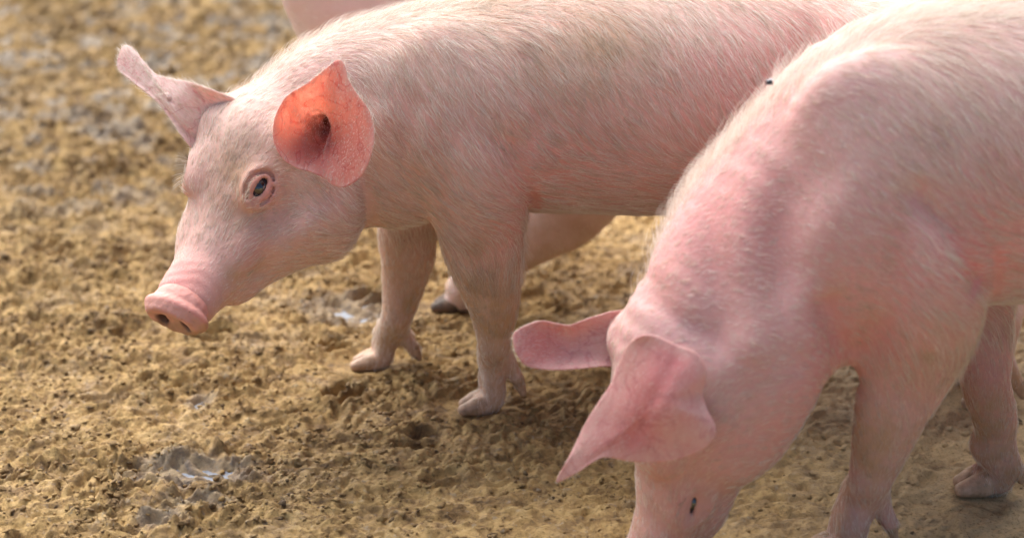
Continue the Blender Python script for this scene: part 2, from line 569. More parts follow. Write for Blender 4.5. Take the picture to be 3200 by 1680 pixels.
# hoof contact points: pig by pig (u, v of toe tips, Y comes from the ground)
FOOT_UV = [(1455, 1285), (1120, 1152), (3020, 1262), (2960, 1180),
           (2565, 1735), (3030, 1535), (4450, 1700), (4300, 1500),
           (1365, 968), (2250, 960)]
FEET = [tuple(ground_pt(u + 25, v - 12)[:2]) for u, v in FOOT_UV]

def build_ground():
    xs = axis_coords(-1.06, 1.06, 0.0030, 70)
    ya = [2.28]
    while ya[-1] < 4.95:
        ya.append(ya[-1] + 0.0027 * (ya[-1] / 2.5) ** 1.2)
    ya = np.array(ya)
    up, s, x = [], 0.006, ya[-1]
    while x < 80:
        s *= 1.35; x += s; up.append(x)
    dn, s, x = [], 0.003, ya[0]
    while x > -70:
        s *= 1.35; x -= s; dn.append(x)
    ys = np.concatenate([dn[::-1], ya, up])
    X, Y = np.meshgrid(xs, ys, indexing='ij')
    x, y = X.ravel(), Y.ravel()
    z = ground_height(x, y)
    nx, ny = len(xs), len(ys)
    ids = np.arange(nx * ny).reshape(nx, ny)
    F = np.stack([ids[:-1, :-1], ids[1:, :-1], ids[1:, 1:], ids[:-1, 1:]], -1).reshape(-1, 4)
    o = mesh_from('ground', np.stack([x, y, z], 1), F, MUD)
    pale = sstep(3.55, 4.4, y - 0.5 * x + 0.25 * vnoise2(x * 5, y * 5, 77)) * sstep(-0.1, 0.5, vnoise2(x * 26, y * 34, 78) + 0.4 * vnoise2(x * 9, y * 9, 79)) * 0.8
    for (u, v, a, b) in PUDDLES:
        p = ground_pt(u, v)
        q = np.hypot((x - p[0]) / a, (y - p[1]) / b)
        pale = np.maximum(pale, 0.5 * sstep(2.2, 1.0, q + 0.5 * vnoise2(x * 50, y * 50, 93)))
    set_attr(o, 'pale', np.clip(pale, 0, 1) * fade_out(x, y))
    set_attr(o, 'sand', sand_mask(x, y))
    tag(o, 'trodden ochre mud ground of the pig yard, lumpy and damp', None, None, 'structure')
    return o
build_ground()

def build_puddles():
    t = NT('puddle_water')
    co = t.coord()
    b = t.n('ShaderNodeBump', {'Strength': 0.8, 'Distance': 0.003, 'Height': t.noise(130, 6, 0.7, co)})
    c = t.mix(t.ramp(t.noise(90, 5, 0.7, co), [(0.35, 0.0), (0.7, 1.0)]), (0.17, 0.19, 0.22), (0.30, 0.33, 0.38))
    m = t.surf(t.n('ShaderNodeBsdfPrincipled', {'Base Color': c, 'Roughness': 0.5, 'Specular IOR Level': 0.4, 'Normal': b.outputs[0]}).outputs[0])
    for (u, v, a, b_) in PUDDLES:
        p = ground_pt(u, v)
        n = 40
        th = np.linspace(0, 2 * math.pi, n, endpoint=False)
        r = 1.25 + 0.12 * np.sin(3 * th + u) + 0.08 * np.sin(5 * th + v)
        V = [[0, 0, 0]] + [[a * r[i] * math.cos(th[i]), b_ * r[i] * math.sin(th[i]), 0] for i in range(n)]
        F = [[0, 1 + i, 1 + (i + 1) % n] for i in range(n)]
        o = mesh_from('puddle', V, F, m)
        o.location = (p[0], p[1], -0.0085)
        tag(o, None, None, None, 'structure')
build_puddles()

def build_clods():
    """crumbs and flakes of broken mud: a few big, very many small, thick where the ground is churned"""
    rng = np.random.default_rng(3)
    import bmesh
    def ico(sub):
        bm = bmesh.new()
        bmesh.ops.create_icosphere(bm, subdivisions=sub, radius=1)
        b = np.array([v.co[:] for v in bm.verts]); f = np.array([[v.index for v in q.verts] for q in bm.faces])
        bm.free()
        return b, f
    Va, Fa, Da, off = [], [], [], 0
    for sub, N0, s0, s1, pw in ((2, 900, .0035, .0040, 2.5), (1, 68000, .0010, .0034, 2.2)):
        base, fb = ico(sub)
        nb = len(base)
        x = rng.uniform(-1.0, 1.0, N0); y = 2.28 + 2.5 * rng.random(N0) ** 1.25
        keep = np.abs(x) < 0.222 * (y * .92 + .55) + .05
        dens = np.clip(0.10 + 0.90 * sstep(0.25, -0.30, x - 0.25 * (y - 2.6)), 0, 1) * (0.35 + 0.9 * sstep(-.35, .45, vnoise2(x * 16, y * 16, 141) + .6 * vnoise2(x * 40, y * 40, 142)))
        for (u, v, a, b_) in PUDDLES:
            p = ground_pt(u, v)
            dens = dens * sstep(.7, 1.4, np.hypot((x - p[0]) / a, (y - p[1]) / b_) + .4 * vnoise2(x * 45, y * 45, 143))
        for (fx, fy) in FEET:
            dens = dens * sstep(.8, 1.6, np.hypot((x - fx) / .05, (y - fy) / .035))
        keep &= rng.random(N0) < dens
        x, y = x[keep], y[keep]
        N = len(x)
        sz = s0 + s1 * rng.random(N) ** pw
        sz *= 1 + 0.7 * sstep(3.2, 4.3, y)
        z = ground_height(x, y)
        nvar = 60
        shapes = []
        for q in range(nvar):
            o3 = rng.random(3) * 50
            g = base * (1 + 0.50 * vnoise(base * 1.9 + o3, 5)[:, None] + 0.30 * vnoise(base * 4.5 + o3, 6)[:, None])
            shapes.append(g * np.array([1.35, 0.95, 0.60]) * rng.uniform(0.7, 1.3, 3))
        shapes = np.array(shapes)
        G = shapes[rng.integers(0, nvar, N)]
        a = rng.normal(.45, .8, N)
        tl = rng.normal(0, .35, N)
        ca, sa = np.cos(a)[:, None], np.sin(a)[:, None]
        gx = G[..., 0] * np.cos(tl)[:, None] - G[..., 2] * np.sin(tl)[:, None]
        gz = G[..., 0] * np.sin(tl)[:, None] + G[..., 2] * np.cos(tl)[:, None]
        P = np.stack([gx * ca - G[..., 1] * sa, gx * sa + G[..., 1] * ca, gz], -1) * sz[:, None, None]
        P += np.stack([x, y, z - 0.02 * sz], -1)[:, None, :]
        Va.append(P.reshape(-1, 3)); Fa.append((fb[None] + np.arange(N)[:, None, None] * nb).reshape(-1, 3) + off)
        Da.append(np.repeat(np.where(rng.random(N) < .06, 1.0, .35 * rng.random(N)).astype(np.float32), nb))
        off += N * nb
    o = mesh_from('mud_clods', np.vstack(Va), np.vstack(Fa), MUD, smooth=True)
    av = np.vstack(Va)
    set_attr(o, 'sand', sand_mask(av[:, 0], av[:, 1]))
    set_attr(o, 'crumb', np.concatenate(Da))
    tag(o, 'loose crumbs and clods of dark and ochre mud strewn over the ground', 'mud', None, 'stuff')
build_clods()

# ------------------------------------------------------------------ pigs
SKIN = skin_material('pig_skin', (0.63, 0.445, 0.37), (0.58, 0.34, 0.29), (0.60, 0.24, 0.215), (0.40, 0.27, 0.14))
SKIN_ROSE = skin_material('rosy_pig_skin', (0.56, 0.365, 0.335), (0.53, 0.285, 0.27), (0.57, 0.20, 0.19), (0.38, 0.25, 0.15))
SKIN_LIT = skin_material('lit_pig_skin', (0.82, 0.68, 0.66), (0.80, 0.60, 0.58), (0.68, 0.34, 0.30), (0.42, 0.27, 0.13))  # rear pig: light from the left painted in as a lighter skin colour
SNOUT = skin_material('snout_skin', (0.60, 0.35, 0.29), (0.57, 0.28, 0.235), (0.58, 0.22, 0.18), (0.34, 0.22, 0.12), 0.3)
EAR_LIT = ear_material('lit_ear_skin', (0.80, 0.62, 0.59), (0.62, 0.30, 0.28), (1.0, 0.80, 0.75))  # lit copy of the ear skin: brightness of the far ear put into its colour
EAR = ear_material('ear_skin', (0.66, 0.40, 0.36), (0.58, 0.20, 0.20), (0.98, 0.56, 0.45))
HOOF = simple('hoof_horn', (0.52, 0.34, 0.235), 0.55, 0.35, 70, (0.27, 0.17, 0.10), 0.6, 200)
HOOF_MUDDY = simple('hoof_caked_with_mud', (0.06, 0.045, 0.035), 0.7, 0.3, 60, (0.20, 0.13, 0.09), 0.5, 200)
HAIR = hair_material('bristle', (0.50, 0.37, 0.24), (0.95, 0.92, 0.86))
LASH = hair_material('eyelash', (0.75, 0.66, 0.55), (0.2, 0.15, 0.1))

def eye_material():
    t = NT('eyeball')
    r = t.attr('polar')
    c = t.ramp(r, [(0.0, (0.004, 0.004, 0.005)), (0.20, (0.005, 0.005, 0.006)), (0.235, (0.03, 0.035, 0.045)), (0.36, (0.07, 0.075, 0.09)), (0.42, (0.13, 0.10, 0.095)), (0.60, (0.30, 0.22, 0.20)), (1.0, (0.5, 0.3, 0.27))])
    return t.surf(t.n('ShaderNodeBsdfPrincipled', {'Base Color': c, 'Roughness': 0.06, 'Specular IOR Level': 0.8, 'Coat Weight': 0.6, 'Coat Roughness': 0.03}).outputs[0])
EYE = eye_material()

def K(u, v, Y, half_px, wide, squash=0.98):
    p = at(u, v, Y)
    h = half_px * mpp(p) / squash
    return (p, h, h, wide)

def Lk(u, v, Y, width_px, depth=1.0):
    """leg key: seen width across, and depth as a multiple of it"""
    p = at(u, v, Y)
    r = 0.5 * width_px * mpp(p)
    return (p, r, r, r * depth)

class Frame:
    def __init__(self, C, a, L, s=1.0):
        self.C, self.a = C, norm(a)
        self.L = norm(np.asarray(L) - self.a * np.dot(L, self.a))
        self.U = np.cross(self.L, self.a)
        if self.U[2] < 0 and abs(self.a[2]) < 0.9 or (abs(self.a[2]) >= 0.9 and False):
            self.U = -self.U
        self.s = s
    def p(self, s, u, l):
        return self.C + self.s * (self.a * s + self.U * u + self.L * l)

def head_prims(f, poll=1.0, jaw=1.0):
    """solid shapes of a pig's head in its own frame (s towards the snout, u up, l to the side)"""
    q = f.s
    P = []
    keys = [(f.p(-.06, -.020, 0), .052 * q * poll, .080 * q, .080 * q), (f.p(-.03, -.005, 0), .066 * q * poll, .088 * q, .086 * q),
            (f.p(0, 0, 0), .074 * q, .085 * q, .086 * q), (f.p(.05, -.004, 0), .062 * q, .099 * q * jaw, .072 * q),
            (f.p(.10, -.010, 0), .048 * q, .082 * q * jaw, .056 * q), (f.p(.15, -.012, 0), .038 * q, .062 * q * jaw, .047 * q),
            (f.p(.180, -.008, 0), .035 * q, .046 * q, .043 * q), (f.p(.204, -.005, 0), .034 * q, .036 * q, .042 * q)]
    P.append(Sweep(keys, f.L, 0.03, 26, up=f.U))
    for i in (1, -1):
        P.append(Ell(f.p(.015, -.045, i * .052), (f.a, f.U, f.L), (.075 * q, .050 * q, .040 * q), 0.035))       # cheek
        P.append(Ell(f.p(.052, .040, i * .044), (f.a + .2 * f.U, f.U, f.L), (.034 * q, .016 * q, .022 * q), 0.022))  # brow
        P.append(Ell(f.p(.105, -.004, i * .040), (f.a, f.U, f.L), (.05 * q, .022 * q, .020 * q), 0.02))          # cheekbone
        P.append(Sweep([(f.p(.205, -.030, i * .034), .006 * q, .006 * q, .006 * q), (f.p(.165, -.034, i * .046), .004 * q, .004 * q, .004 * q),
                        (f.p(.125, -.038, i * .058), .003 * q, .003 * q, .003 * q)], f.U, 0.010, 14, 'sub'))     # mouth
        P.append(Ell(f.p(.105, -.062 * jaw, i * .018), (f.a, f.U, f.L), (.065 * q, .024 * q * jaw, .026 * q), 0.025))           # lower jaw
    return P

def eye_prims(e, n, f, op=1.0):
    q = f.s * 1.02
    n = norm(n)
    x = norm(f.a - n * np.dot(f.a, n)); y = np.cross(n, x)
    return [Ell(e + n * 0.004 * q, (x, y, n), (.022 * q, (.006 + .011 * op) * q, .012 * q), 0.012, 'sub'),
            Torus(e + n * .0030 * q, (x, y, n), .0165 * q, (.004 + .0085 * op) * q, .0042 * q, 0.006),
            Torus(e + n * .0005 * q, (x, y, n), .0235 * q, .0185 * q, .0026 * q, 0.009),
            Torus(e + n * .0015 * q, (x, y, n), .0205 * q, .0160 * q, .0016 * q, 0.004, 'sub')]

def make_eye(e, n, f, parent, r=0.0130):
    q = f.s * 1.02
    n = norm(n)
    x = norm(f.a - n * np.dot(f.a, n)); y = np.cross(n, x)
    c = e - n * .0065 * q
    nu, nv = 32, 20
    V, F, pol = [], [], []
    for j in range(nv + 1):
        th = math.pi * j / nv
        for i in range(nu):
            ph = 2 * math.pi * i / nu
            bulge = 1 + 0.05 * math.exp(-(th / 0.5) ** 2)
            V.append(c + r * q * bulge * (math.sin(th) * (math.cos(ph) * x + math.sin(ph) * y) + math.cos(th) * n)); pol.append(th / math.pi)
    for j in range(nv):
        for i in range(nu):
            F.append([j * nu + i, j * nu + (i + 1) % nu, (j + 1) * nu + (i + 1) % nu, (j + 1) * nu + i][::-1])
    o = mesh_from('eye', V, F, EYE, parent)
    set_attr(o, 'polar', np.array(pol))
    return o

def snout_pad(f, parent, s0=.236, tilt=0.0):
    q = f.s
    a = norm(f.a - tilt * f.U)
    U = np.cross(f.L, a)
    if np.dot(U, f.U) < 0: U = -U
    c = f.p(s0 - .003, .003, .003)
    def g(s, u, l): return c + q * (a * s + U * u + f.L * l)
    P = [Sweep([(g(-.010, .002, 0), .031 * q, .029 * q, .038 * q), (g(-.004, .002, 0), .034 * q, .032 * q, .042 * q)], f.L, 0.008, 8, up=U),
         Ell(g(-.001, .002, 0), (a, U, f.L), (.012 * q, .0345 * q, .0450 * q), 0.006),
         Ell(g(.021, .001, 0), (a, U, f.L), (.014 * q, .026 * q, .036 * q), 0.012, 'sub')]
    for i in (1, -1):
        P.append(Ell(g(.004, -.002, i * .0170), (a, norm(U + i * .35 * f.L), f.L), (.017 * q, .0090 * q, .0058 * q), 0.005, 'sub'))
    v, fc = polygonise(P, 0.0016, smooth=1, displace=lambda X: 0.0006 * vnoise(X * 220, 3))
    o = mesh_from('snout', v, fc, SNOUT, parent)
    loc = (v - c) / q
    s, u, l = loc @ a, loc @ U, loc @ f.L
    nost = np.zeros(len(v))
    for i in (1, -1):
        nost = np.maximum(nost, sstep(1.5, 0.6, np.sqrt(((u + .002) / .0105) ** 2 + ((l - i * .0175) / .0075) ** 2)))
    set_attr(o, 'blush', np.clip(0.35 + 0.4 * vnoise(v * 40, 8), 0, 1) * (s < .002))
    set_attr(o, 'dirt', np.clip(sstep(0.018, -.016, u + 0.012 * vnoise(v * 90, 9)) * 0.95, 0, 1) * (s > -.004))
    set_attr(o, 'spot', nost * (s > -.012) * 0.85)
    return o

def foot(prims, hoofs, A, tip, fwd, r=0.019, dew=1.0, lift=0.0):
    """two toes and two dewclaws below the ankle A, toe tips at ground point tip"""
    fwd = norm(fwd)
    lat = V3(-fwd[1], fwd[0], 0)
    for i in (1, -1):
        k = r / .019
        t = tip + lat * i * .0082 * k + V3(0, 0, .0065 + lift) + fwd * (.003 * i)
        b = tip - fwd * .038 * k + lat * i * .0100 * k + V3(0, 0, .0145 * k + lift)
        mid = A * .42 + b * .58 + lat * i * .004 + V3(0, 0, .008)
        prims.append(Sweep([(A + lat * i * .004, r * .92, r * .92, r * .9), (mid, r * .80, r * .80, r * .80), (b, .0140 * k, .0140 * k, .0130 * k), (t * .45 + b * .55 + V3(0, 0, .001), .0112 * k, .0112 * k, .0112 * k)], lat, 0.010, 9))
        hoofs.append(('hoof', [Sweep([(b * .66 + t * .34, .0124 * k, .014 * k, .0122 * k), (b * .40 + t * .60, .0112 * k, .014 * k, .0122 * k), (t, .0070 * k, .0085, .0088 * k)], lat, 0.006, 7)]))
        d0 = A - fwd * .014 + lat * i * .014
        d1 = A - fwd * .034 * dew + lat * i * .019
        d1[2] = max(A[2] * .36, .016) + lift
        prims.append(Sweep([(d0, .010, .010, .010), (d0 * .3 + d1 * .7, .0092, .0092, .009)], lat, 0.010, 4))
        hoofs.append(('dewclaw', [Sweep([(d0 * .35 + d1 * .65, .0094, .0094, .0092), (d1 - V3(0, 0, .003), .0048, .0048, .006)], lat, 0.005, 4)]))

def build_ear(parent, outline, centre, depth, flat=1.8, thick=.0042, attrs=None, n=110, rings=26, warp=None, mat=None, wide=.045):
    """a leaf of skin: closed rim curve, pushed in (or out) by the depth vector at its centre"""
    O = catmull_closed(outline, n)
    C = np.asarray(centre)
    r = np.linspace(0.0, 1.0, rings) 
    V = np.empty((rings, n, 3))
    for j, rr in enumerate(r):
        V[j] = C + (O - C) * rr
    pn = norm(np.linalg.svd((O - O.mean(0)))[2][2])
    for _ in range(700):                                          # a soap film over the rim, then one soft bulge
        d = V @ pn
        new = d.copy()
        new[1:-1] = 0.25 * (np.roll(d, 1, 1) + np.roll(d, -1, 1))[1:-1] + 0.25 * (d[2:] + d[:-2])
        new[0] = d[1].mean()
        V = V + (new - d)[..., None] * pn
    q = V - C
    q = q - (q @ pn)[..., None] * pn
    dome = np.exp(-np.sum(q * q, -1) / wide ** 2) * (1 - r[:, None] ** 3)
    V = V + dome[..., None] * np.asarray(depth)
    if warp is not None:
        V = warp(V, r, np.linspace(0, 1, n, endpoint=False))
    # normals by finite differences
    du = np.gradient(V, axis=0); dv = np.roll(V, -1, 1) - np.roll(V, 1, 1)
    N = np.cross(du, dv)
    N = norm(N)
    for k in range(5):
        N[k] = norm(N[5].mean(0) * (1 - k / 5) + N[5] * (k / 5))
    if np.dot(N.reshape(-1, 3).mean(0), FWD) < 0: N = -N          # N points away from the front
    th = thick * (1 - 0.62 * r ** 2)[:, None, None]
    B = V + N * th
    # a rounded rim between the two leaves
    out = norm(V[-1] - V[-2])
    mids = [V[-1] + out * .0009 + N[-1] * th[-1] * .25, V[-1] + out * .0011 + N[-1] * th[-1] * .6]
    rows = [V[j] for j in range(rings)] + mids + [B[j] for j in range(rings - 1, -1, -1)]
    A = np.vstack(rows)
    R = len(rows)
    F = []
    i = np.arange(n); i2 = (i + 1) % n
    for j in range(R - 1):
        F.append(np.stack([j * n + i, (j + 1) * n + i, (j + 1) * n + i2, j * n + i2], 1))
    F = np.vstack(F)
    mean_n = np.cross(A[F[n * 6, 1]] - A[F[n * 6, 0]], A[F[n * 6, 3]] - A[F[n * 6, 0]])
    if np.dot(mean_n, FWD) > 0: F = F[:, ::-1]
    o = mesh_from('ear', A, F, mat or EAR, parent)
    rr = np.concatenate([r, [1, 1], r[::-1]])[:, None] * np.ones(n)[None]
    front = np.concatenate([np.ones(rings), [0.5, .5], np.zeros(rings)])[:, None] * np.ones(n)[None]
    d = dict(blush=0.6 * (1 - rr ** 2) * front, spot=np.zeros_like(rr), thick=0.75 * sstep(0.5, 0.0, rr))
    if attrs: d.update(attrs(A.reshape(R, n, 3), rr, front))
    for k in d: set_attr(o, k, np.clip(d[k], 0, 1))
    return o, A, F

def grow_hair(name, parent, verts, faces, count, flow, length, radius=.00016, mat=None, weight=None, lift=0.22, seed=1, clump=0.13, stain=None, wisps=0.0):
    rng = np.random.default_rng(seed)
    T = np.vstack([faces[:, [0, 1, 2]], faces[:, [0, 2, 3]]]) if faces.shape[1] == 4 else faces
    a, b, c = verts[T[:, 0]], verts[T[:, 1]], verts[T[:, 2]]
    cr = np.cross(b - a, c - a)
    ar = np.linalg.norm(cr, axis=1)
    w = ar.copy()
    if weight is not None:
        w = w * weight((a + b + c) / 3)
    pick = rng.choice(len(T), count, p=w / w.sum())
    r1, r2 = rng.random(count), rng.random(count)
    s = np.sqrt(r1)
    P = a[pick] * (1 - s)[:, None] + b[pick] * (s * (1 - r2))[:, None] + c[pick] * (s * r2)[:, None]
    vn = np.zeros_like(verts)
    for k in range(3):
        for j in range(3):
            vn[:, j] += np.bincount(T[:, k], cr[:, j], len(verts))
    vn = norm(vn)
    N = norm(vn[T[pick, 0]] + vn[T[pick, 1]] + vn[T[pick, 2]])
    D = flow(P)
    D = norm(D)
    # clumped wandering direction
    side = np.cross(N, D)
    ang = clump * (0.7 * vnoise(P * 60, seed + 1) + 0.6 * vnoise(P * 170, seed + 2)) + 0.16 * rng.standard_normal(count)
    D = D + side * ang[:, None]
    D = norm(D - N * np.einsum('ij,ij->i', D, N)[:, None])
    L = length(P) * rng.uniform(0.55, 1.25, count)
    lf = lift * (0.5 + 0.9 * rng.random(count))
    curl = rng.standard_normal(count) * 0.10
    npts = 5
    out = np.empty((count, npts, 3), np.float32)
    side = np.cross(N, D)
    for j in range(npts):
        t = j / (npts - 1)
        out[:, j] = P + L[:, None] * (t * D + (lf * (t - 0.62 * t * t))[:, None] * N + (curl * t * t)[:, None] * side) - N * 0.0006 * (1 - t)
    if wisps > 0:
        from mathutils.kdtree import KDTree
        ng = count // 14
        kd = KDTree(ng)
        for q in range(ng):
            kd.insert(P[q], q)
        kd.balance()
        gi = np.array([kd.find(p)[1] for p in P])
        near = (np.linalg.norm(P - P[gi], axis=1) < .012) * wisps * rng.uniform(.4, 1.0, count)
        for j in range(1, npts):
            t = j / (npts - 1)
            w = (near * t ** 0.8)[:, None]
            out[:, j] = out[:, j] * (1 - w) + out[gi, j] * w
    cu = bpy.data.hair_curves.new(name)
    cu.add_curves([npts] * count)
    cu.attributes['position'].data.foreach_set('vector', out.ravel())
    rad = np.tile(np.linspace(1.0, 0.25, npts), count) * np.repeat(radius * rng.uniform(0.7, 1.3, count), npts)
    ra = cu.attributes.new('radius', 'FLOAT', 'POINT') if 'radius' not in cu.attributes else cu.attributes['radius']
    ra.data.foreach_set('value', rad.astype(np.float32))
    ti = cu.attributes.new('tint', 'FLOAT', 'CURVE')
    tv = rng.random(count) ** 0.7
    if stain is not None:
        tv = tv * (1 - stain(P) * (0.55 + 0.45 * vnoise(P * 35, 99)))
    ti.data.foreach_set('value', np.clip(tv, 0, 1).astype(np.float32))
    cu.materials.append(mat or HAIR)
    o = bpy.data.objects.new(name, cu)
    COL.objects.link(o)
    o.parent = parent
    o['kind'] = 'stuff'
    return o

def flow_field(keys):
    Kp = np.array([k[0] for k in keys]); Kd = norm(np.array([k[1] for k in keys]))
    def f(P):
        out = np.zeros_like(P)
        for p, d in zip(Kp, Kd):
            w = 1.0 / (np.sum((P - p) ** 2, 1) + 0.0015) ** 2
            out += w[:, None] * d
        return out
    return f

def in_frame(P, margin=150):
    w = P - V3(0, 0, CAM_H)
    z = w @ FWD
    return z

#@@PIGS
def idir(du, dv, dw=0.0):
    """direction seen as (right, down) in the photograph, dw away from the viewer"""
    return V3(1, 0, 0) * du - UPV * dv + FWD * dw

def begin_pig(label, group, base):
    e = bpy.data.objects.new('pig', None)
    e.empty_display_size = 0.1
    e.location = base
    COL.objects.link(e)
    tag(e, label, 'pig', group)
    return e

def end_pig(e):
    from mathutils import Matrix
    inv = Matrix.Translation(e.location).inverted()
    for ch in COL.objects:
        if ch.parent == e:
            ch.matrix_parent_inverse = inv

def skin_attrs(o, v, blush_keys, dirt_keys, spots=()):
    b = 0.06 + 0.14 * vnoise(v * 11, 51) + 0.04 * vnoise(v * 40, 52)
    for (p, r, a) in blush_keys:
        b = b + a * np.exp(-np.sum((v - p) ** 2, 1) / (r * r))
    d = 0.10 * sstep(-0.2, 0.9, vnoise(v * 22, 53))
    for (p, r, a) in dirt_keys:
        d = d + a * np.exp(-np.sum((v - p) ** 2, 1) / (r * r))
    d = d + 0.50 * sstep(0.29, 0.10, v[:, 2]) * (0.7 + 0.5 * vnoise(v * 18, 58)) + 0.75 * sstep(0.13, 0.015, v[:, 2]) * (0.6 + 0.5 * vnoise(v * 45, 54))
    sp = np.zeros(len(v))
    for (p, r) in spots:
        sp = np.maximum(sp, sstep(1.2, 0.6, np.linalg.norm(v - p, axis=1) / r))
    set_attr(o, 'blush', np.clip(b, 0, 1)); set_attr(o, 'dirt', np.clip(d, 0, 1)); set_attr(o, 'spot', sp)

def finish_body(e, prims, hoofs, blush, dirt, flow, hair_n, hair_len, weight, disp=None, h=.0028, spots=(), seed=1, lift=.22, rad=.00019, horn=None, skin=None):
    v, f = polygonise(prims, h, displace=disp, smooth=3)
    o = mesh_from('body', v, f, skin or SKIN, e)
    skin_attrs(o, v, blush, dirt, spots)
    for nm, P in hoofs:
        hv, hf = polygonise(P, .0022, floor=-.001, smooth=1)
        mesh_from(nm, hv, hf, horn or HOOF, e)
    grow_hair('bristles', e, v, f, hair_n, flow, hair_len, rad, HAIR, weight, lift, seed, wisps=.5, stain=(lambda P: np.clip(sum(a * np.exp(-np.sum((P - p) ** 2, 1) / (r * r)) for p, r, a in dirt), 0, 1)) if dirt else None)
    return o, v, f

def ridge(X, pts, w, amp):
    """a long soft swelling under the skin that follows a line in the side view"""
    P = catmull(np.array([[p[0], p[2]] for p in pts]), 16)
    best = np.full(len(X), 9.0)
    for a, b in zip(P[:-1], P[1:]):
        e = b - a
        t = np.clip(((X[:, 0] - a[0]) * e[0] + (X[:, 2] - a[1]) * e[1]) / (e @ e), 0, 1)
        best = np.minimum(best, (X[:, 0] - a[0] - t * e[0]) ** 2 + (X[:, 2] - a[1] - t * e[1]) ** 2)
    return amp * np.exp(-best / (w * w))

SHOULDER = [[at(1180, 160, 2.84), at(1290, 100, 2.82), at(1410, 115, 2.80), at(1530, 220, 2.78), at(1590, 330, 2.76)],
            [at(1650, 200, 2.78), at(1690, 330, 2.76), at(1640, 450, 2.75)],
            [at(1185, 330, 2.80), at(1175, 480, 2.79), at(1210, 620, 2.79)],
            [at(1560, 420, 2.76), at(1618, 520, 2.76), at(1655, 640, 2.76)],
            [at(1290, 300, 2.80), at(1265, 440, 2.79), at(1290, 580, 2.79)],
            [at(2590, -60, 2.80), at(2555, 60, 2.79), at(2560, 200, 2.78)]]
NECK_FOLDS = [([at(2580, 290, 2.40), at(2440, 420, 2.38), at(2365, 620, 2.37), at(2335, 820, 2.36), at(2345, 1050, 2.36)], .026, .0050),
              ([at(2560, 560, 2.38), at(2470, 720, 2.37), at(2440, 900, 2.36), at(2460, 1100, 2.36)], .026, -.0055),
              ([at(2660, 560, 2.38), at(2570, 720, 2.37), at(2540, 900, 2.36)], .022, .0032),
              ([at(2440, 330, 2.46), at(2600, 235, 2.44), at(2760, 230, 2.42), at(2880, 340, 2.40)], .026, .0050),
              ([at(2280, 560, 2.40), at(2240, 760, 2.38), at(2250, 960, 2.38)], .024, -.0065),
              ([at(2860, 600, 2.38), at(2960, 720, 2.38), at(3035, 880, 2.38)], .013, -.0085),
              ([at(2580, 940, 2.38), at(2610, 1040, 2.38), at(2670, 1110, 2.38)], .014, -.0070),
              ([at(2230, 1060, 2.36), at(2120, 1010, 2.37), at(2060, 960, 2.38)], .018, -.0070)]

def crest(e, v, f, pts, n, L, flow, seed):
    """long stray bristles that stand off the ridge of the neck and back"""
    Q = catmull(np.array(pts), 30)
    def w(P):
        d = np.full(len(P), 9.0)
        for q in Q: d = np.minimum(d, np.sum((P - q) ** 2, 1))
        return np.exp(-d / .028 ** 2) + 1e-9
    grow_hair('bristles', e, v, f, n, flow, lambda P: np.full(len(P), L), .00013, HAIR, w, .85, seed, .25)

def soft_lumps(X):
    return 0.0014 * vnoise(X * 14, 61) + 0.0003 * vnoise(X * 45, 62)

def atp(u, v, P0, n, off=0.0):
    d = FWD + V3(1, 0, 0) * (u - 1600) / FPX - UPV * (v - 840) / FPX
    c = V3(0, 0, CAM_H)
    return c + d * (np.dot(np.asarray(P0) - c, n) / np.dot(d, n)) + norm(n) * off

def lashes(e, eyepos, n, f, seed, mat=LASH, up=1.0, count=48, L=.019):
    rng = np.random.default_rng(seed)
    n = norm(n)
    x = norm(f.a - n * np.dot(f.a, n)); y = np.cross(n, x)
    if y[2] < 0: y = -y
    pts = np.empty((count, 5, 3), np.float32)
    for i in range(count):
        th = math.pi * (0.12 + 0.76 * rng.random())
        p = eyepos + n * .006 * f.s + .0155 * f.s * math.cos(th) * x + .0125 * f.s * math.sin(th) * y
        d = norm(n * 0.75 + y * 0.35 + x * (0.5 * math.cos(th) + .35) + rng.standard_normal(3) * .10)
        for j in range(5):
            t = j / 4
            pts[i, j] = p + L * (0.7 + .5 * rng.random() * 0 + .0) * (t * d - V3(0, 0, .35) * t * t * .5)
    cu = bpy.data.hair_curves.new('eyelashes')
    cu.add_curves([5] * count)
    cu.attributes['position'].data.foreach_set('vector', pts.ravel())
    ra = cu.attributes.new('radius', 'FLOAT', 'POINT') if 'radius' not in cu.attributes else cu.attributes['radius']
    ra.data.foreach_set('value', np.tile(np.linspace(.00022, .00008, 5), count).astype(np.float32))
    ti = cu.attributes.new('tint', 'FLOAT', 'CURVE'); ti.data.foreach_set('value', rng.random(count).astype(np.float32))
    cu.materials.append(mat)
    o = bpy.data.objects.new('eyelashes', cu); COL.objects.link(o); o.parent = e
    o['kind'] = 'stuff'

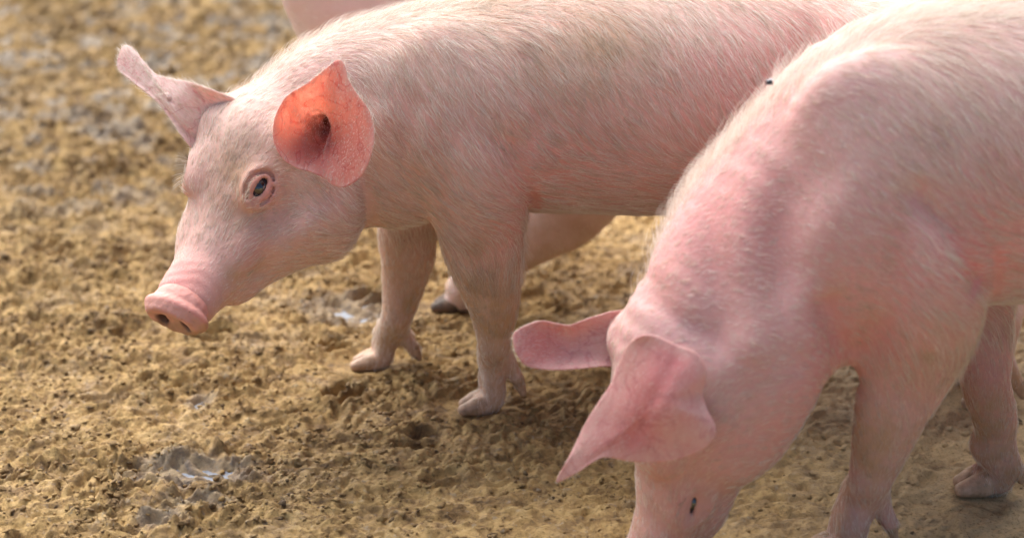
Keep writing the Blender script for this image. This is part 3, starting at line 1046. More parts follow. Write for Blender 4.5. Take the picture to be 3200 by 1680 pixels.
# ---------------- the pig that stands on the left, head turned towards the viewer
def pig_one():
    e = begin_pig('pink pig with upright ears and glowing orange inner ear, snout held above the mud', 'pigs in the yard', (0.1, 2.9, 0))
    prims, hoofs = [], []
    trunk = [K(3190, 300, 2.98, 60, .05), K(3120, 330, 2.97, 240, .110), K(2950, 320, 2.96, 330, .148), K(2700, 305, 2.94, 362, .158),
             K(2350, 295, 2.93, 365, .156), K(2000, 297, 2.91, 360, .152), K(1700, 306, 2.90, 348, .146),
             K(1460, 322, 2.89, 333, .136), K(1270, 355, 2.88, 322, .120), K(1110, 404, 2.865, 312, .104), K(975, 450, 2.845, 284, .096), K(870, 488, 2.825, 215, .088)]
    prims.append(Sweep(trunk, V3(0, 1, 0), 0.03, 40))
    # shoulders, scapula ridge, hams
    for s, Yc in ((-1, 2.785), (1, 2.975)):
        prims.append(Ell(at(1450, 400, Yc - .006 * s), (V3(-.30, -s * .28, 1), V3(0, 1, s * .28), V3(1, 0, .30)), (.110, .036, .065), 0.06))
        prims.append(Ell(at(1290, 520, Yc - .01 * s), (idir(-.5, 1), V3(0, 1, 0), idir(1, .5)), (.070, .036, .046), 0.045))
        prims.append(Ell(at(1485, 565, Yc + .005), (idir(0, 1), V3(0, 1, 0), idir(1, 0)), (.080, .062, .059), 0.014))
        prims.append(Ell(at(2860, 420, 2.95 + s * .085), (idir(.2, 1), V3(0, 1, 0), idir(1, -.2)), (.155, .070, .125), 0.05))
    # near foreleg
    YN = FEET[0][1]
    leg = [Lk(1480, 560, 2.785, 300, .55), Lk(1498, 655, 2.785, 285, .60), Lk(1507, 753, 2.79, 262, .60), Lk(1518, 833, 2.795, 226, .66), Lk(1529, 886, 2.80, 196, .72),
           Lk(1543, 953, 2.805, 160, .85), Lk(1544, 1026, 2.81, 120, .95), Lk(1545, 1075, 2.81, 104, 1), Lk(1544, 1108, YN + .0, 98, 1)]
    prims.append(Sweep(leg, V3(0, 1, 0), 0.025, 22))
    tipN = V3(*FEET[0], 0); 
    foot(prims, hoofs, at(1543, 1105, YN), ground_pt(1448, 1285), V3(-1, -.30, 0), .019)
    # far foreleg
    YF = FEET[1][1]
    leg = [Lk(1300, 600, 2.96, 230, .6), Lk(1275, 726, 2.955, 190, .7), Lk(1275, 800, 2.95, 172, .75), Lk(1264, 873, 2.95, 142, .85), Lk(1250, 953, 2.945, 114, .95),
           Lk(1236, 1000, 2.945, 100, 1), Lk(1220, 1035, YF, 92, 1)]
    prims.append(Sweep(leg, V3(0, 1, 0), 0.025, 22))
    foot(prims, hoofs, at(1222, 1030, YF), ground_pt(1112, 1148), V3(-1, -.22, 0), .0175)
    # hind legs
    for (fu, fv), Yl, du in (((3020, 1262), 2.87, 0), ((2960, 1180), 3.02, -60)):
        g = ground_pt(fu, fv)
        leg = [Lk(2840 + du, 480, Yl, 420, .35), Lk(2760 + du, 660, Yl, 330, .45), Lk(2900 + du, 830, Yl, 230, .55), Lk(3110 + du, 930, Yl, 150, .6), Lk(3140 + du, 1000, g[1], 108, .9), Lk(3115 + du, 1110, g[1], 96, 1)]
        prims.append(Sweep(leg, V3(0, 1, 0), 0.03, 16))
        foot(prims, hoofs, at(3112 + du, 1125, g[1]), g, V3(-1, -.05, 0), .019)
    # tail
    prims.append(Sweep([(at(3170, 200, 2.98), .014, .014, .014), (at(3250, 230, 2.98), .009, .009, .009), (at(3290, 330, 2.96), .006, .006, .006), (at(3260, 430, 2.98), .004, .004, .004)], V3(0, 1, 0), 0.01, 16))
    # head
    f = Frame(at(828, 490, 2.80), V3(-.423, -.652, -.629), V3(.839, -.545, 0))
    prims += head_prims(f)
    prims.append(Ell(at(985, 655, 2.775), (idir(.3, 1), V3(.5, .86, 0), idir(1, -.3)), (.064, .055, .050), 0.045))
    prims.append(Ell(at(900, 765, 2.745), (idir(-1, .7), V3(.5, .86, 0), idir(.7, 1)), (.052, .036, .022), 0.04))    # jowl
    # roots of the ears
    prims.append(Ell(f.p(-.015, .045, .062), (f.a, f.U, f.L), (.030, .030, .022), .02))
    prims.append(Ell(f.p(-.01, .040, -.055), (f.a, f.U, f.L), (.028, .028, .022), .02))
    en = norm(f.L * .74 + f.U * .60 + f.a * .25)
    ep = f.p(.062, .043, .051)
    ef = norm(-f.L * .74 + f.U * .60 + f.a * .25)
    efp = f.p(.062, .034, -.060)
    prims += eye_prims(ep, en, f, .45) + eye_prims(efp, ef, f, .45)
    # wrinkles over the nose
    def disp(X):
        w = X - f.C
        s, u, l = w @ f.a, w @ f.U, w @ f.L
        m = sstep(.15, .185, s) * sstep(.232, .215, s) * sstep(-.01, .02, u)
        nr = sstep(2.93, 2.80, X[:, 1])
        rd = nr * (ridge(X, SHOULDER[0], .026, .0032) + ridge(X, SHOULDER[1], .020, -.0045) + ridge(X, SHOULDER[2], .020, .0055) + ridge(X, SHOULDER[3], .014, -.0050) + ridge(X, SHOULDER[4], .018, -.0050) + ridge(X, SHOULDER[5], .016, -.0080))
        return -rd + soft_lumps(X) + m * 0.0007 * np.sin(s * 470 + 2.5 * np.sin(l * 60) + 2.5 * vnoise(X * 35, 66)) * (.6 + .6 * vnoise(X * 60, 67)) + 0.0005 * sstep(0.03, .06, s) * sstep(.25, .2, s) * vnoise(X * np.array([70, 70, 70]), 65)
    blush = [(at(1720, 540, 2.76), .07, .5), (at(1640, 720, 2.78), .06, .3), (at(2300, 480, 2.78), .16, .28), (at(2600, 80, 2.80), .09, .7),
             (f.p(.205, .02, 0), .045, 1.0), (ep, .024, 1.0), (f.p(.07, -.02, .07), .03, .15), (at(990, 650, 2.72), .04, .15), (f.p(.13, 0, .05), .03, .35)]
    dirt = [(at(1612, 692, 2.735), .014, 1.0), (at(1560, 1000, 2.78), .03, .7), (at(1500, 880, 2.77), .02, .6), (at(1480, 760, 2.76), .014, .5), (f.p(.16, 0, .045), .014, .6), (f.p(.135, -.03, .05), .012, .5), (at(1290, 950, 2.92), .02, .6), (at(1222, 790, 2.90), .018, 1.0), (at(1240, 830, 2.90), .012, .7), (at(1780, 190, 2.80), .085, .55), (at(1480, 40, 2.86), .05, .5), (at(1930, 120, 2.80), .05, .4), (at(1330, 250, 2.80), .05, .3), (at(1550, 900, 2.78), .09, .35), (at(1270, 850, 2.92), .07, .3), (f.p(.05, .05, .015), .035, .75), (f.p(.10, .03, .03), .03, .4),
            (f.p(.03, .01, .085), .03, .35), (at(1180, 640, 2.78), .08, .25)]
    flow = flow_field([
        (f.p(.20, .03, .0), -f.a), (f.p(.10, .04, 0), -f.a + .1 * f.L), (f.p(.03, .07, 0), -f.a), (f.p(.08, 0, .06), -f.a + .5 * f.L - .2 * f.U), (f.p(0, -.04, .09), -f.a - .5 * f.U),
        (f.p(.08, 0, -.06), -f.a - .5 * f.L), (at(990, 600, 2.72), idir(.7, .8)), (at(800, 230, 2.86), idir(1, -.5)),
        (at(1100, 100, 2.88), idir(1, -.1)), (at(1250, 250, 2.78), idir(.5, 1)), (at(1450, 300, 2.76), idir(.6, 1)), (at(1450, 500, 2.74), idir(.6, .8)), (at(1200, 500, 2.78), idir(.7, .7)),
        (at(1500, 650, 2.74), idir(.8, .4)), (at(1520, 850, 2.75), idir(.1, 1)), (at(1545, 1100, 2.8), idir(-.1, 1)), (at(1270, 800, 2.9), idir(.1, 1)), (at(1220, 1050, 2.9), idir(-.2, 1)),
        (at(1500, 20, 2.86), idir(.8, .3)), (at(1800, 150, 2.78), idir(.62, 1)), (at(1800, 350, 2.75), idir(.7, .9)), (at(1800, 550, 2.77), idir(1, .15)), (at(2200, 100, 2.78), idir(.4, 1)),
        (at(2200, 350, 2.76), idir(.6, 1)), (at(2200, 560, 2.78), idir(1, .2)), (at(2600, 200, 2.78), idir(.4, 1)), (at(2900, 400, 2.78), idir(.1, 1)), (at(3000, 900, 2.9), idir(0, 1)),
        (at(1700, 640, 2.85), idir(1, 0)), (at(1700, 0, 3.0), V3(.6, .8, -.3)), (at(2400, 0, 3.02), V3(.6, .8, -.3))])
    def hl(P):
        x = P[:, 0]
        L = np.full(len(P), .025)
        head = sstep(-.16, -.26, x)
        L = L * (1 - .45 * head)
        L = np.where(P[:, 2] < .20, .011, L)
        return L * (1 - .75 * sstep(.13, .20, (P - f.C) @ f.a) * head)
    def wt(P):
        s = (P - f.C) @ f.a
        w = np.where((P @ V3(0, 1, 0)) > 3.0, .35, 1.0)
        w = w * np.where(P[:, 0] > .45, .4, 1.0)
        for q in (ep, efp):
            w = w * sstep(.014, .024, np.linalg.norm(P - q, axis=1))
        return w * (1 - .9 * sstep(.20, .225, s))
    o, v, fc = finish_body(e, prims, hoofs, blush, dirt, flow, 100000, hl, wt, disp, seed=11, rad=.00019)
    crest(e, v, fc, [at(u, w_, 2.88) for u, w_ in ((720, 290), (950, 150), (1200, 35), (1500, -10), (2300, -50))], 2600, .022, flow, 71)
    make_eye(ep, en, f, e); make_eye(efp, ef, f, e)
    lashes(e, ep, en, f, 1); lashes(e, efp, ef, f, 2, L=.03)
    snout_pad(f, e, tilt=-.04)
    # near ear: open cup facing the viewer
    B = f.p(-.012, .072, .086) + V3(-.010, -.022, 0)
    n = norm(V3(-.45, -.88, .12))
    pts = [(1032, 196, -.010), (998, 226, -.006), (958, 266, 0), (910, 296, .002), (880, 335, .002), (867, 385, .004), (873, 440, .006), (900, 490, .006), (940, 520, .004), (978, 532, .003), (1012, 552, .002),
           (1047, 573, .004), (1088, 577, .006), (1130, 553, .006), (1158, 512, .006), (1172, 450, .004), (1164, 396, .0), (1143, 344, -.002), (1104, 298, -.004), (1070, 252, -.007), (1054, 213, -.010)]
    O = [atp(u, v_, B, n, o_ * 1.6) for u, v_, o_ in pts]
    Cc = atp(960, 425, B, n)
    def ea(A, rr, front):
        rel = A - Cc
        x = rel @ norm(V3(1, -.5, 0)); z = rel[..., 2]
        hole = np.exp(-(((x + .004) / .013) ** 2 + ((z + .002 + .6 * x) / .020) ** 2)) * (0.75 + 0.5 * vnoise(A.reshape(-1, 3) * 160, 5).reshape(rr.shape))
        sp = 0.92 * hole * front
        return dict(spot=sp, blush=front * sstep(1.0, .72, rr) * .6 , thick=0.75 * sstep(.45, .05, rr) * sstep(.015, -.015, x) + .25 * sstep(.9, 1, rr))
    def warp(V, r, th):
        # inner folds of cartilage near the canal
        R = V.copy()
        rel = V - Cc
        x = rel @ norm(V3(1, -.5, 0)); z = rel[..., 2]
        fold = .010 * np.exp(-((x + .016 + .3 * z) / .005) ** 2) * np.exp(-((z - .004) / .026) ** 2) + .007 * np.exp(-((x - .004 + .5 * z) / .004) ** 2) * np.exp(-((z + .014) / .016) ** 2)
        hole = -.028 * np.exp(-(((x + .003) / .012) ** 2 + ((z + .002 + .6 * x) / .019) ** 2))
        rip = .0012 * vnoise(V.reshape(-1, 3) * 55, 4).reshape(x.shape) * (1 - r[:, None] ** 4)
        return R + (fold + hole + rip)[..., None] * n
    o1, A1, F1 = build_ear(e, O, Cc, -n * .034, 2.2, .0040, ea, warp=warp, n=140, rings=44)
    # far ear: narrow, seen nearly edge on
    B2 = f.p(-.005, .085, -.070)
    n2 = norm(V3(-.62, -.70, .35))
    pts = [(387, 143, .0), (379, 174, .004), (382, 212, .008), (411, 240, .010), (468, 287, .008), (506, 322, .006), (544, 374, .004), (574, 428, .0), (590, 470, -.018), (640, 450, -.040), (690, 390, -.055), (705, 335, -.050),
           (670, 300, -.030), (625, 273, -.006), (574, 255, -.004), (510, 242, -.004), (478, 229, -.004), (440, 189, -.004), (411, 150, -.002)]
    O = [atp(u, v_, B2, n2, o_) for u, v_, o_ in pts]
    def warp2(V, r, th):
        # a fold along the ear, its groove shows as a dark pink line
        a0, a1 = atp(420, 205, B2, n2), atp(610, 440, B2, n2)
        ax = norm(a1 - a0); sd = norm(np.cross(ax, n2))
        rel = V - a0
        t = rel @ ax; q = rel @ sd
        if np.dot(sd, V3(-1, 0, -1)) < 0: q = -q
        tt = np.clip(t / np.linalg.norm(a1 - a0), 0, 1)
        g = -.005 * sstep(0.1, .6, tt) * np.exp(-((q - .006 - .002 * tt) / .006) ** 2)
        return V + (g * (1 - r[:, None] ** 6))[..., None] * n2
    o2, A2, F2 = build_ear(e, O, atp(560, 330, B2, n2), n2 * .010, 1.8, .0042, lambda A, rr, front: dict(blush=0.0 * rr, thick=.45 + 0 * rr), warp=warp2, mat=EAR_LIT)
    for o_, A, F, d, s in ((o1, A1, F1, idir(.3, -1), 21), (o2, A2, F2, idir(-.8, -.8), 22)):
        grow_hair('ear_hair', e, A, F, 6500, lambda P, d=d: np.tile(d, (len(P), 1)), lambda P: np.full(len(P), .009), .00014, HAIR, None, .35, s)
    end_pig(e)

# ---------------- the pig in front on the right, nose to the ground
def pig_two():
    e = begin_pig('pink pig in the right foreground with its head lowered to the mud and ear drooping', 'pigs in the yard', (0.75, 2.5, 0))
    prims, hoofs = [], []
    trunk = [K(4760, 470, 2.60, 90, .05), K(4640, 480, 2.60, 300, .12), K(4450, 480, 2.59, 440, .165), K(4100, 470, 2.58, 485, .180),
             K(3700, 460, 2.57, 492, .180), K(3350, 452, 2.56, 490, .175), K(3050, 470, 2.55, 480, .165), K(2820, 520, 2.54, 466, .150),
             K(2630, 642, 2.52, 418, .132), K(2468, 778, 2.49, 372, .112), K(2330, 955, 2.455, 338, .098), K(2222, 1110, 2.43, 298, .092), K(2175, 1225, 2.42, 245, .088)]
    prims.append(Sweep(trunk, V3(0, 1, 0), 0.03, 44))
    for s, Yc in ((-1, 2.415), (1, 2.645)):
        prims.append(Ell(at(2770, 580, Yc - .008 * s), (V3(-.30, -s * .28, 1), V3(0, 1, s * .28), V3(1, 0, .30)), (.130, .040, .08), 0.065))
        prims.append(Ell(at(2640, 860, Yc), (idir(-.1, 1), V3(0, 1, 0), idir(1, .1)), (.080, .036, .048), 0.05))
        prims.append(Ell(at(2890, 900, Yc + .005), (idir(.1, 1), V3(0, 1, 0), idir(1, -.1)), (.105, .070, .063), 0.015))
        prims.append(Ell(at(4330, 560, 2.59 + s * .095), (idir(.2, 1), V3(0, 1, 0), idir(1, -.2)), (.175, .078, .14), 0.05))
    YN = ground_pt(2600, 1725)[1]
    leg = [Lk(2880, 880, 2.43, 380, .5), Lk(2850, 1000, 2.425, 345, .52), Lk(2836, 1119, 2.425, 308, .55), Lk(2818, 1203, 2.43, 276, .6), Lk(2790, 1268, 2.43, 244, .65), Lk(2754, 1386, 2.435, 184, .8),
           Lk(2730, 1460, 2.44, 150, .9), Lk(2718, 1500, 2.44, 136, 1), Lk(2702, 1540, YN, 128, 1)]
    prims.append(Sweep(leg, V3(0, 1, 0), 0.03, 22))
    foot(prims, hoofs, at(2698, 1535, YN), ground_pt(2515, 1752), V3(-1, -.25, 0), .0225, 1.0)
    g = ground_pt(3000, 1532)
    YF = g[1]
    leg = [Lk(3030, 880, 2.64, 300, .6), Lk(3062, 1010, 2.62, 215, .7), Lk(3076, 1110, 2.61, 178, .8), Lk(3080, 1197, 2.60, 158, .9), Lk(3106, 1290, 2.60, 140, .95),
           Lk(3112, 1345, YF, 128, 1), Lk(3098, 1390, YF, 122, 1)]
    prims.append(Sweep(leg, V3(0, 1, 0), 0.03, 20))
    foot(prims, hoofs, at(3098, 1385, YF), g, V3(-1, -.20, 0), .023, 1.0)
    for (fu, fv), Yl in (((4450, 1700), 2.48), ((4300, 1500), 2.66)):
        g = ground_pt(fu, fv)
        leg = [Lk(4330, 760, Yl, 500, .35), Lk(4230, 940, Yl, 400, .42), Lk(4380, 1140, Yl, 270, .55), Lk(4600, 1260, Yl, 180, .6), Lk(4620, 1350, g[1], 130, .9), Lk(4560, fv - 200, g[1], 118, 1)]
        prims.append(Sweep(leg, V3(0, 1, 0), 0.03, 16))
        foot(prims, hoofs, at(4560, fv - 170, g[1]), g, V3(-1, 0, 0), .022)
    prims.append(Sweep([(at(4720, 300, 2.60), .016, .016, .016), (at(4820, 330, 2.60), .010, .010, .010), (at(4860, 450, 2.58), .007, .007, .007), (at(4800, 560, 2.60), .004, .004, .004)], V3(0, 1, 0), 0.01, 16))
    f = Frame(at(2152, 1200, 2.42), V3(-.17, -.087, -.98), V3(.342, -.94, 0), 1.02)
    if np.dot(f.U, V3(-1, 0, 0)) < 0: f.U = -f.U
    prims += head_prims(f, 1.0, .80)
    prims.append(Ell(at(2385, 1180, 2.40), (idir(-.3, 1), V3(.3, .95, 0), idir(1, .3)), (.085, .055, .050), 0.05))
    prims.append(Ell(f.p(-.025, .040, .060), (f.a, f.U, f.L), (.030, .030, .022), .02))
    prims.append(Ell(f.p(-.03, .050, -.055), (f.a, f.U, f.L), (.028, .028, .022), .02))
    en = norm(f.L * .88 + f.U * .38 + f.a * .2)
    ep = f.p(.118, -.008, .0500)
    ef = norm(-f.L * .88 + f.U * .38 + f.a * .2); efp = f.p(.118, -.008, -.0500)
    prims += eye_prims(ep, en, f, .05) + eye_prims(efp, ef, f, .05)
    blush = [(at(3000, 770, 2.40), .05, .8), (at(2240, 640, 2.42), .07, .5), (at(2450, 250, 2.50), .07, .3), (at(2560, 1050, 2.40), .08, .35), (at(2400, 1350, 2.38), .08, .4), (f.p(.12, .03, .03), .06, .3),
             (at(3110, 1250, 2.58), .06, .5), (at(2850, 1100, 2.38), .10, .25), (f.p(.22, 0, 0), .06, .8), (at(3300, 800, 2.42), .15, .3), (at(2150, 850, 2.43), .05, .3)]
    dirt = [(at(2760, 1180, 2.38), .014, 1.0), (at(2700, 1000, 2.37), .02, .4), (at(2950, 960, 2.37), .02, .5), (at(2620, 900, 2.37), .012, .5), (at(2700, 1400, 2.4), .03, .7), (at(3080, 1300, 2.57), .03, .7), (at(2900, 1120, 2.37), .010, .8), (at(2420, 1500, 2.36), .014, .5), (at(3000, 1050, 2.40), .05, .5), (at(2730, 1350, 2.42), .09, .45), (at(2900, 120, 2.50), .09, .25), (at(3080, 1350, 2.58), .07, .45)]
    def disp(X):
        d = soft_lumps(X)
        near = sstep(2.56, 2.44, X[:, 1])
        for pts, w, a in NECK_FOLDS:
            d = d - ridge(X, pts, w, a) * near
        return d
    flow = flow_field([
        (f.p(.20, .03, 0), -f.a), (f.p(.08, .04, .04), -f.a), (f.p(0, 0, .09), -f.a - .6 * f.U), (at(2400, 1300, 2.37), idir(.7, .2)), (at(2300, 1000, 2.36), idir(1, .1)), (at(2450, 900, 2.36), idir(1, .3)),
        (at(2250, 650, 2.42), idir(.8, -.3)), (at(2350, 400, 2.48), idir(.8, -.4)), (at(2600, 150, 2.54), idir(1, -.4)), (at(2450, 600, 2.38), idir(1, .2)), (at(2650, 500, 2.37), idir(.8, .8)),
        (at(2900, 250, 2.42), idir(.7, .8)), (at(3100, 450, 2.39), idir(.7, 1)), (at(3100, 800, 2.40), idir(1, .3)), (at(2700, 850, 2.37), idir(.8, .5)), (at(2800, 1150, 2.37), idir(.1, 1)),
        (at(2730, 1450, 2.4), idir(-.1, 1)), (at(3080, 1250, 2.58), idir(.1, 1)), (at(3500, 400, 2.40), idir(.6, 1)), (at(4200, 400, 2.42), idir(.3, 1)), (at(3100, 930, 2.5), idir(1, 0)),
        (at(3000, 40, 2.60), idir(1, 0)), (at(3600, -30, 2.60), idir(1, .1)), (at(2400, 1450, 2.4), idir(.5, -.6))])
    def hl(P):
        L = .011 + .015 * sstep(.33, .46, P[:, 0])
        L = np.where((P - f.C) @ f.a > -.06, .012, L)
        L = np.where(P[:, 2] < .20, np.minimum(L, .013), L)
        return L * (1 + .35 * sstep(.50, .58, P[:, 2]))
    def wt(P):
        w = np.where(P[:, 0] > .75, .12, 1.0)
        w = w * np.where(P[:, 1] > 2.66, .4, 1.0)
        for q in (ep, efp):
            w = w * sstep(.014, .024, np.linalg.norm(P - q, axis=1))
        return w * (1 - .9 * sstep(.20, .225, (P - f.C) @ f.a))
    o, v, fc = finish_body(e, prims, hoofs, blush, dirt, flow, 90000, hl, wt, disp, seed=31, lift=.18, rad=.00016, skin=SKIN_ROSE)
    crest(e, v, fc, [at(u, w_, 2.51) for u, w_ in ((2030, 830), (2166, 575), (2300, 393), (2466, 193), (2665, 87), (2907, 0), (3300, -40))], 3600, .030, flow, 73)
    make_eye(ep, en, f, e); make_eye(efp, ef, f, e)
    lashes(e, ep, en, f, 3)
    snout_pad(f, e, tilt=-.15)
    # near ear: hangs forward, its outer side to the viewer
    B = at(2110, 1180, 2.318)
    n = norm(V3(-.35, -.93, .05))
    pts = [(1743, 1500, .004), (1770, 1445, .003), (1794, 1390, -.005), (1823, 1327, -.010), (1862, 1264, -.014), (1896, 1212, -.017), (1921, 1148, -.018), (1950, 1092, -.016), (1998, 1062, -.011), (2042, 1066, -.013), (2105, 1095, -.014),
           (2164, 1120, -.014), (2195, 1177, -.014), (2186, 1240, -.012), (2200, 1280, -.008), (2228, 1327, -.004), (2232, 1362, -.002), (2197, 1402, .000), (2128, 1428, .002), (2053, 1440, .002), (1966, 1436, .002), (1896, 1422, .004), (1850, 1440, .004), (1797, 1476, .004)]
    O = [atp(u, v_, B, n, o_) for u, v_, o_ in pts]
    def warp(V, r, th):
        a0, a1 = atp(2120, 1100, B, n), atp(1960, 1420, B, n)
        ax = norm(a1 - a0); sd = np.cross(ax, n)
        rel = V - a0
        q = rel @ sd
        g = -.0022 * np.exp(-(q / .009) ** 2)
        return V + (g * (1 - r[:, None] ** 4) + .0012 * vnoise(V.reshape(-1, 3) * 40, 4).reshape(q.shape) * (1 - r[:, None] ** 4))[..., None] * n
    def ea(A, rr, front):
        a0, a1 = atp(2120, 1100, B, n), atp(1960, 1420, B, n)
        sd = np.cross(norm(a1 - a0), n)
        q = (A - a0) @ sd
        return dict(blush=.85 * np.exp(-((q - .004) / .030) ** 2) * sstep(1.02, .70, rr) + .12, thick=.80 + .15 * sstep(.7, 0, rr))
    o1, A1, F1 = build_ear(e, O, atp(2090, 1230, B, n), n * .016, 1.8, .0045, ea, warp=warp, n=140, rings=36, wide=.055)
    # far ear: sticks out to the left
    B2 = f.p(-.03, .085, -.068)
    n2 = norm(V3(-.10, -.93, .35))
    pts = [(1608, 1044, .006), (1611, 1079, .008), (1625, 1113, .008), (1654, 1142, .006), (1723, 1151, .004), (1798, 1148, .002), (1879, 1142, -.004), (1950, 1140, -.014), (2000, 1080, -.020), (1985, 985, -.018), (1919, 975, -.010), (1838, 998, -.004),
           (1781, 1018, .002), (1740, 1012, .004), (1688, 1004, .006), (1636, 1022, .006)]
    O = [atp(u, v_, B2, n2, o_) for u, v_, o_ in pts]
    def ea2(A, rr, front):
        tipd = np.linalg.norm(A - atp(1690, 1070, B2, n2), axis=-1)
        return dict(blush=.85 * np.exp(-(tipd / .030) ** 2) + .1, thick=.72 + .2 * sstep(.7, 0, rr))
    o2, A2, F2 = build_ear(e, O, atp(1790, 1085, B2, n2), -n2 * .010, 1.6, .0045, ea2)
    for A, F, d, s in ((A1, F1, idir(-.8, .9), 41), (A2, F2, idir(-1, 0), 42)):
        grow_hair('ear_hair', e, A, F, 6000, lambda P, d=d: np.tile(d, (len(P), 1)), lambda P: np.full(len(P), .005), .00011, HAIR, None, .3, s)
    end_pig(e)

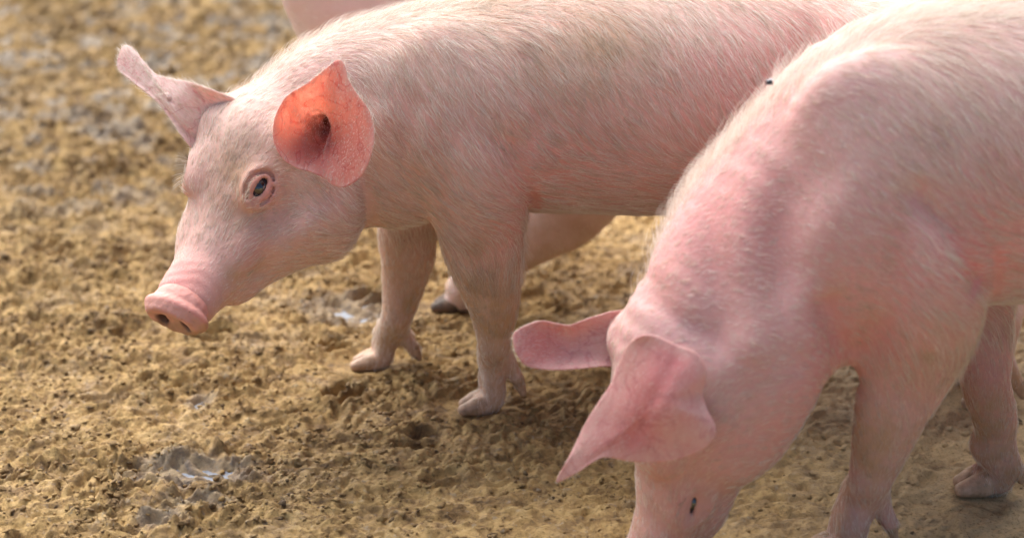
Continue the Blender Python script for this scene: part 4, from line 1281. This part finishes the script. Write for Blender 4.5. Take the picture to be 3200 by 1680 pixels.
# ---------------- the pig behind, mostly hidden
def pig_three():
    e = begin_pig('pig behind the orange-eared pig, only its chest edge and one slanting leg showing', 'pigs in the yard', (0.5, 3.3, 0))
    prims, hoofs = [], []
    Y0 = 3.27
    def kk(x, z, h, w): return (V3(x, Y0, z), h, h, w)
    trunk = [kk(1.00, .46, .04, .04), kk(.95, .44, .11, .10), kk(.80, .42, .155, .145), kk(.55, .41, .158, .158), kk(.30, .41, .156, .158), kk(.12, .42, .150, .145), kk(-.02, .445, .150, .125), kk(-.12, .47, .150, .108),
             kk(-.20, .51, .140, .098), kk(-.25, .55, .11, .09)]
    prims.append(Sweep(trunk, V3(0, 1, 0), .03, 16))
    for s in (-1, 1):
        prims.append(Ell(V3(.07, Y0 + s * .105, .40), (V3(.2, 0, 1), V3(0, 1, 0), V3(1, 0, -.2)), (.13, .05, .075), .05))
        prims.append(Ell(V3(.84, Y0 + s * .085, .38), (V3(0, 0, 1), V3(0, 1, 0), V3(1, 0, 0)), (.155, .07, .12), .05))
    g = ground_pt(1365, 966)
    A = at(1440, 905, g[1])
    prims.append(Sweep([(V3(.13, g[1] + .03, .38), .07, .07, .04), (V3(.12, g[1] + .02, .26), .075, .075, .045), (V3(.085, g[1] + .01, .17), .068, .068, .042), (A * .45 + V3(.075, g[1], .17) * .55, .046, .046, .036), (A, .022, .022, .021)], V3(0, 1, 0), .03, 16))
    foot(prims, hoofs, A, g, V3(-1, -.1, 0), .019)
    gf = V3(-.03, Y0 + .09, 0)
    prims.append(Sweep([(V3(.09, gf[1], .36), .06, .06, .04), (V3(.05, gf[1], .24), .05, .05, .04), (V3(-.005, gf[1], .14), .030, .030, .028), (V3(-.01, gf[1], .07), .022, .022, .021)], V3(0, 1, 0), .03, 14))
    foot(prims, hoofs, V3(-.012, gf[1], .06), gf + V3(-.02, 0, 0), V3(-1, 0, 0), .019)
    for s, x in ((-1, .80), (1, .88)):
        y = Y0 + s * .085
        prims.append(Sweep([(V3(.84, y, .36), .09, .09, .05), (V3(x - .02, y, .28), .07, .07, .045), (V3(x + .05, y, .21), .045, .045, .034), (V3(x + .12, y, .165), .028, .028, .024), (V3(x + .12, y, .12), .022, .022, .020), (V3(x + .10, y, .065), .019, .019, .019)], V3(0, 1, 0), .03, 16))
        foot(prims, hoofs, V3(x + .10, y, .06), V3(x + .03, y, 0), V3(-1, 0, 0), .019)
    prims.append(Sweep([(V3(1.02, Y0, .50), .014, .014, .014), (V3(1.07, Y0, .47), .009, .009, .009), (V3(1.06, Y0, .42), .005, .005, .005)], V3(0, 1, 0), .01, 10))
    f = Frame(V3(-.30, Y0 + .01, .590), V3(-.98, .05, .10), V3(-.05, -1, 0))
    prims += head_prims(f)
    prims.append(Ell(V3(-.215, Y0, .435), (V3(0, 0, 1), V3(0, 1, 0), V3(1, 0, 0)), (.125, .085, .100), .05))
    for i in (1, -1):
        prims.append(Ell(f.p(-.02, .050, i * .058), (f.a, f.U, f.L), (.028, .028, .022), .02))
    eyes = []
    for i in (1, -1):
        n = norm(f.L * i * .86 + f.U * .4 + f.a * .3); p = f.p(.05, .036, i * .066)
        prims += eye_prims(p, n, f); eyes.append((p, n))
    flow = flow_field([(V3(-.4, Y0, .45), V3(1, 0, .3)), (V3(0, Y0 - .12, .45), V3(.6, 0, -.9)), (V3(.5, Y0 - .14, .45), V3(.6, 0, -.9)), (V3(.1, Y0 - .1, .15), V3(0, 0, -1)), (V3(.8, Y0, .2), V3(0, 0, -1))])
    blush = [(at(1100, 10, Y0 - .05), .04, .5), (at(1600, 850, g[1]), .06, .35)]
    finish_body(e, prims, hoofs, blush, [(at(1600, 800, g[1]), .1, .3)], flow, 22000, lambda P: np.full(len(P), .016), None, soft_lumps, h=.0036, seed=51, horn=HOOF_MUDDY, skin=SKIN_LIT)
    for p, n in eyes: make_eye(p, n, f, e)
    snout_pad(f, e)
    for i in (1, -1):
        b = f.p(-.03, .075, i * .068)
        e1 = norm(f.L * i + f.U * .9 - f.a * .1); nn = norm(f.a * .8 + f.L * i * .3 + V3(0, -.3, 0)); e2 = norm(np.cross(nn, e1)); e1 = norm(np.cross(e2, nn))
        O = [b + e1 * x + e2 * y for x, y in ((.125, .0), (.10, .025), (.06, .042), (.02, .044), (-.015, .03), (-.025, .0), (-.015, -.03), (.02, -.044), (.06, -.042), (.10, -.022))]
        build_ear(e, O, b + e1 * .02, -nn * .022, 2.0, .0042, n=80, rings=20)
    end_pig(e)

pig_one()
pig_two()
pig_three()

# a fly on the neck of the pig in front
def build_fly():
    p = at(2404, 258, 2.50)
    e = bpy.data.objects.new('fly', None); COL.objects.link(e); e.location = p; e.scale = (.62, .62, .62)
    tag(e, 'tiny black fly sitting on the neck ridge of the foreground pig', 'fly')
    m = simple('fly_body', (0.02, 0.02, 0.025), .35, .6)
    P = [Ell(V3(0, 0, .003), (V3(1, 0, .3), V3(0, 1, 0), V3(-.3, 0, 1)), (.0042, .0024, .0024), .001), Ell(V3(-.0050, 0, .0025), (V3(1, 0, 0), V3(0, 1, 0), V3(0, 0, 1)), (.0017, .0020, .0017), .001)]
    for i in (-1, 1):
        for k in (-1, 0, 1):
            P.append(Sweep([(V3(.001 * k, 0, .002), .0004, .0004, .0004), (V3(.003 * k, i * .0035, .0026), .0004, .0004, .0004), (V3(.0042 * k, i * .0055, -.001), .0003, .0003, .0003)], V3(1, 0, 0), .0004, 8))
    v, f = polygonise(P, .0003, smooth=1)
    mesh_from('fly_body', v, f, m, e)
    w = simple('fly_wing', (0.30, 0.30, 0.32), .3, .5)
    for i in (-1, 1):
        V = [(-.002, i * .001, .0052), (.002, i * .0042, .0056), (.0065, i * .0046, .0050), (.0075, i * .0022, .0048), (.003, i * .0006, .0052)]
        V2 = [(x, y, z + .0002) for x, y, z in V]
        me = bpy.data.meshes.new('wing'); me.from_pydata(V + V2, [], [[0, 1, 2, 3, 4], [9, 8, 7, 6, 5]] + [[a, (a + 1) % 5, 5 + (a + 1) % 5, 5 + a] for a in range(5)])
        me.materials.append(w)
        o = bpy.data.objects.new('wing', me); COL.objects.link(o); o.parent = e
build_fly()
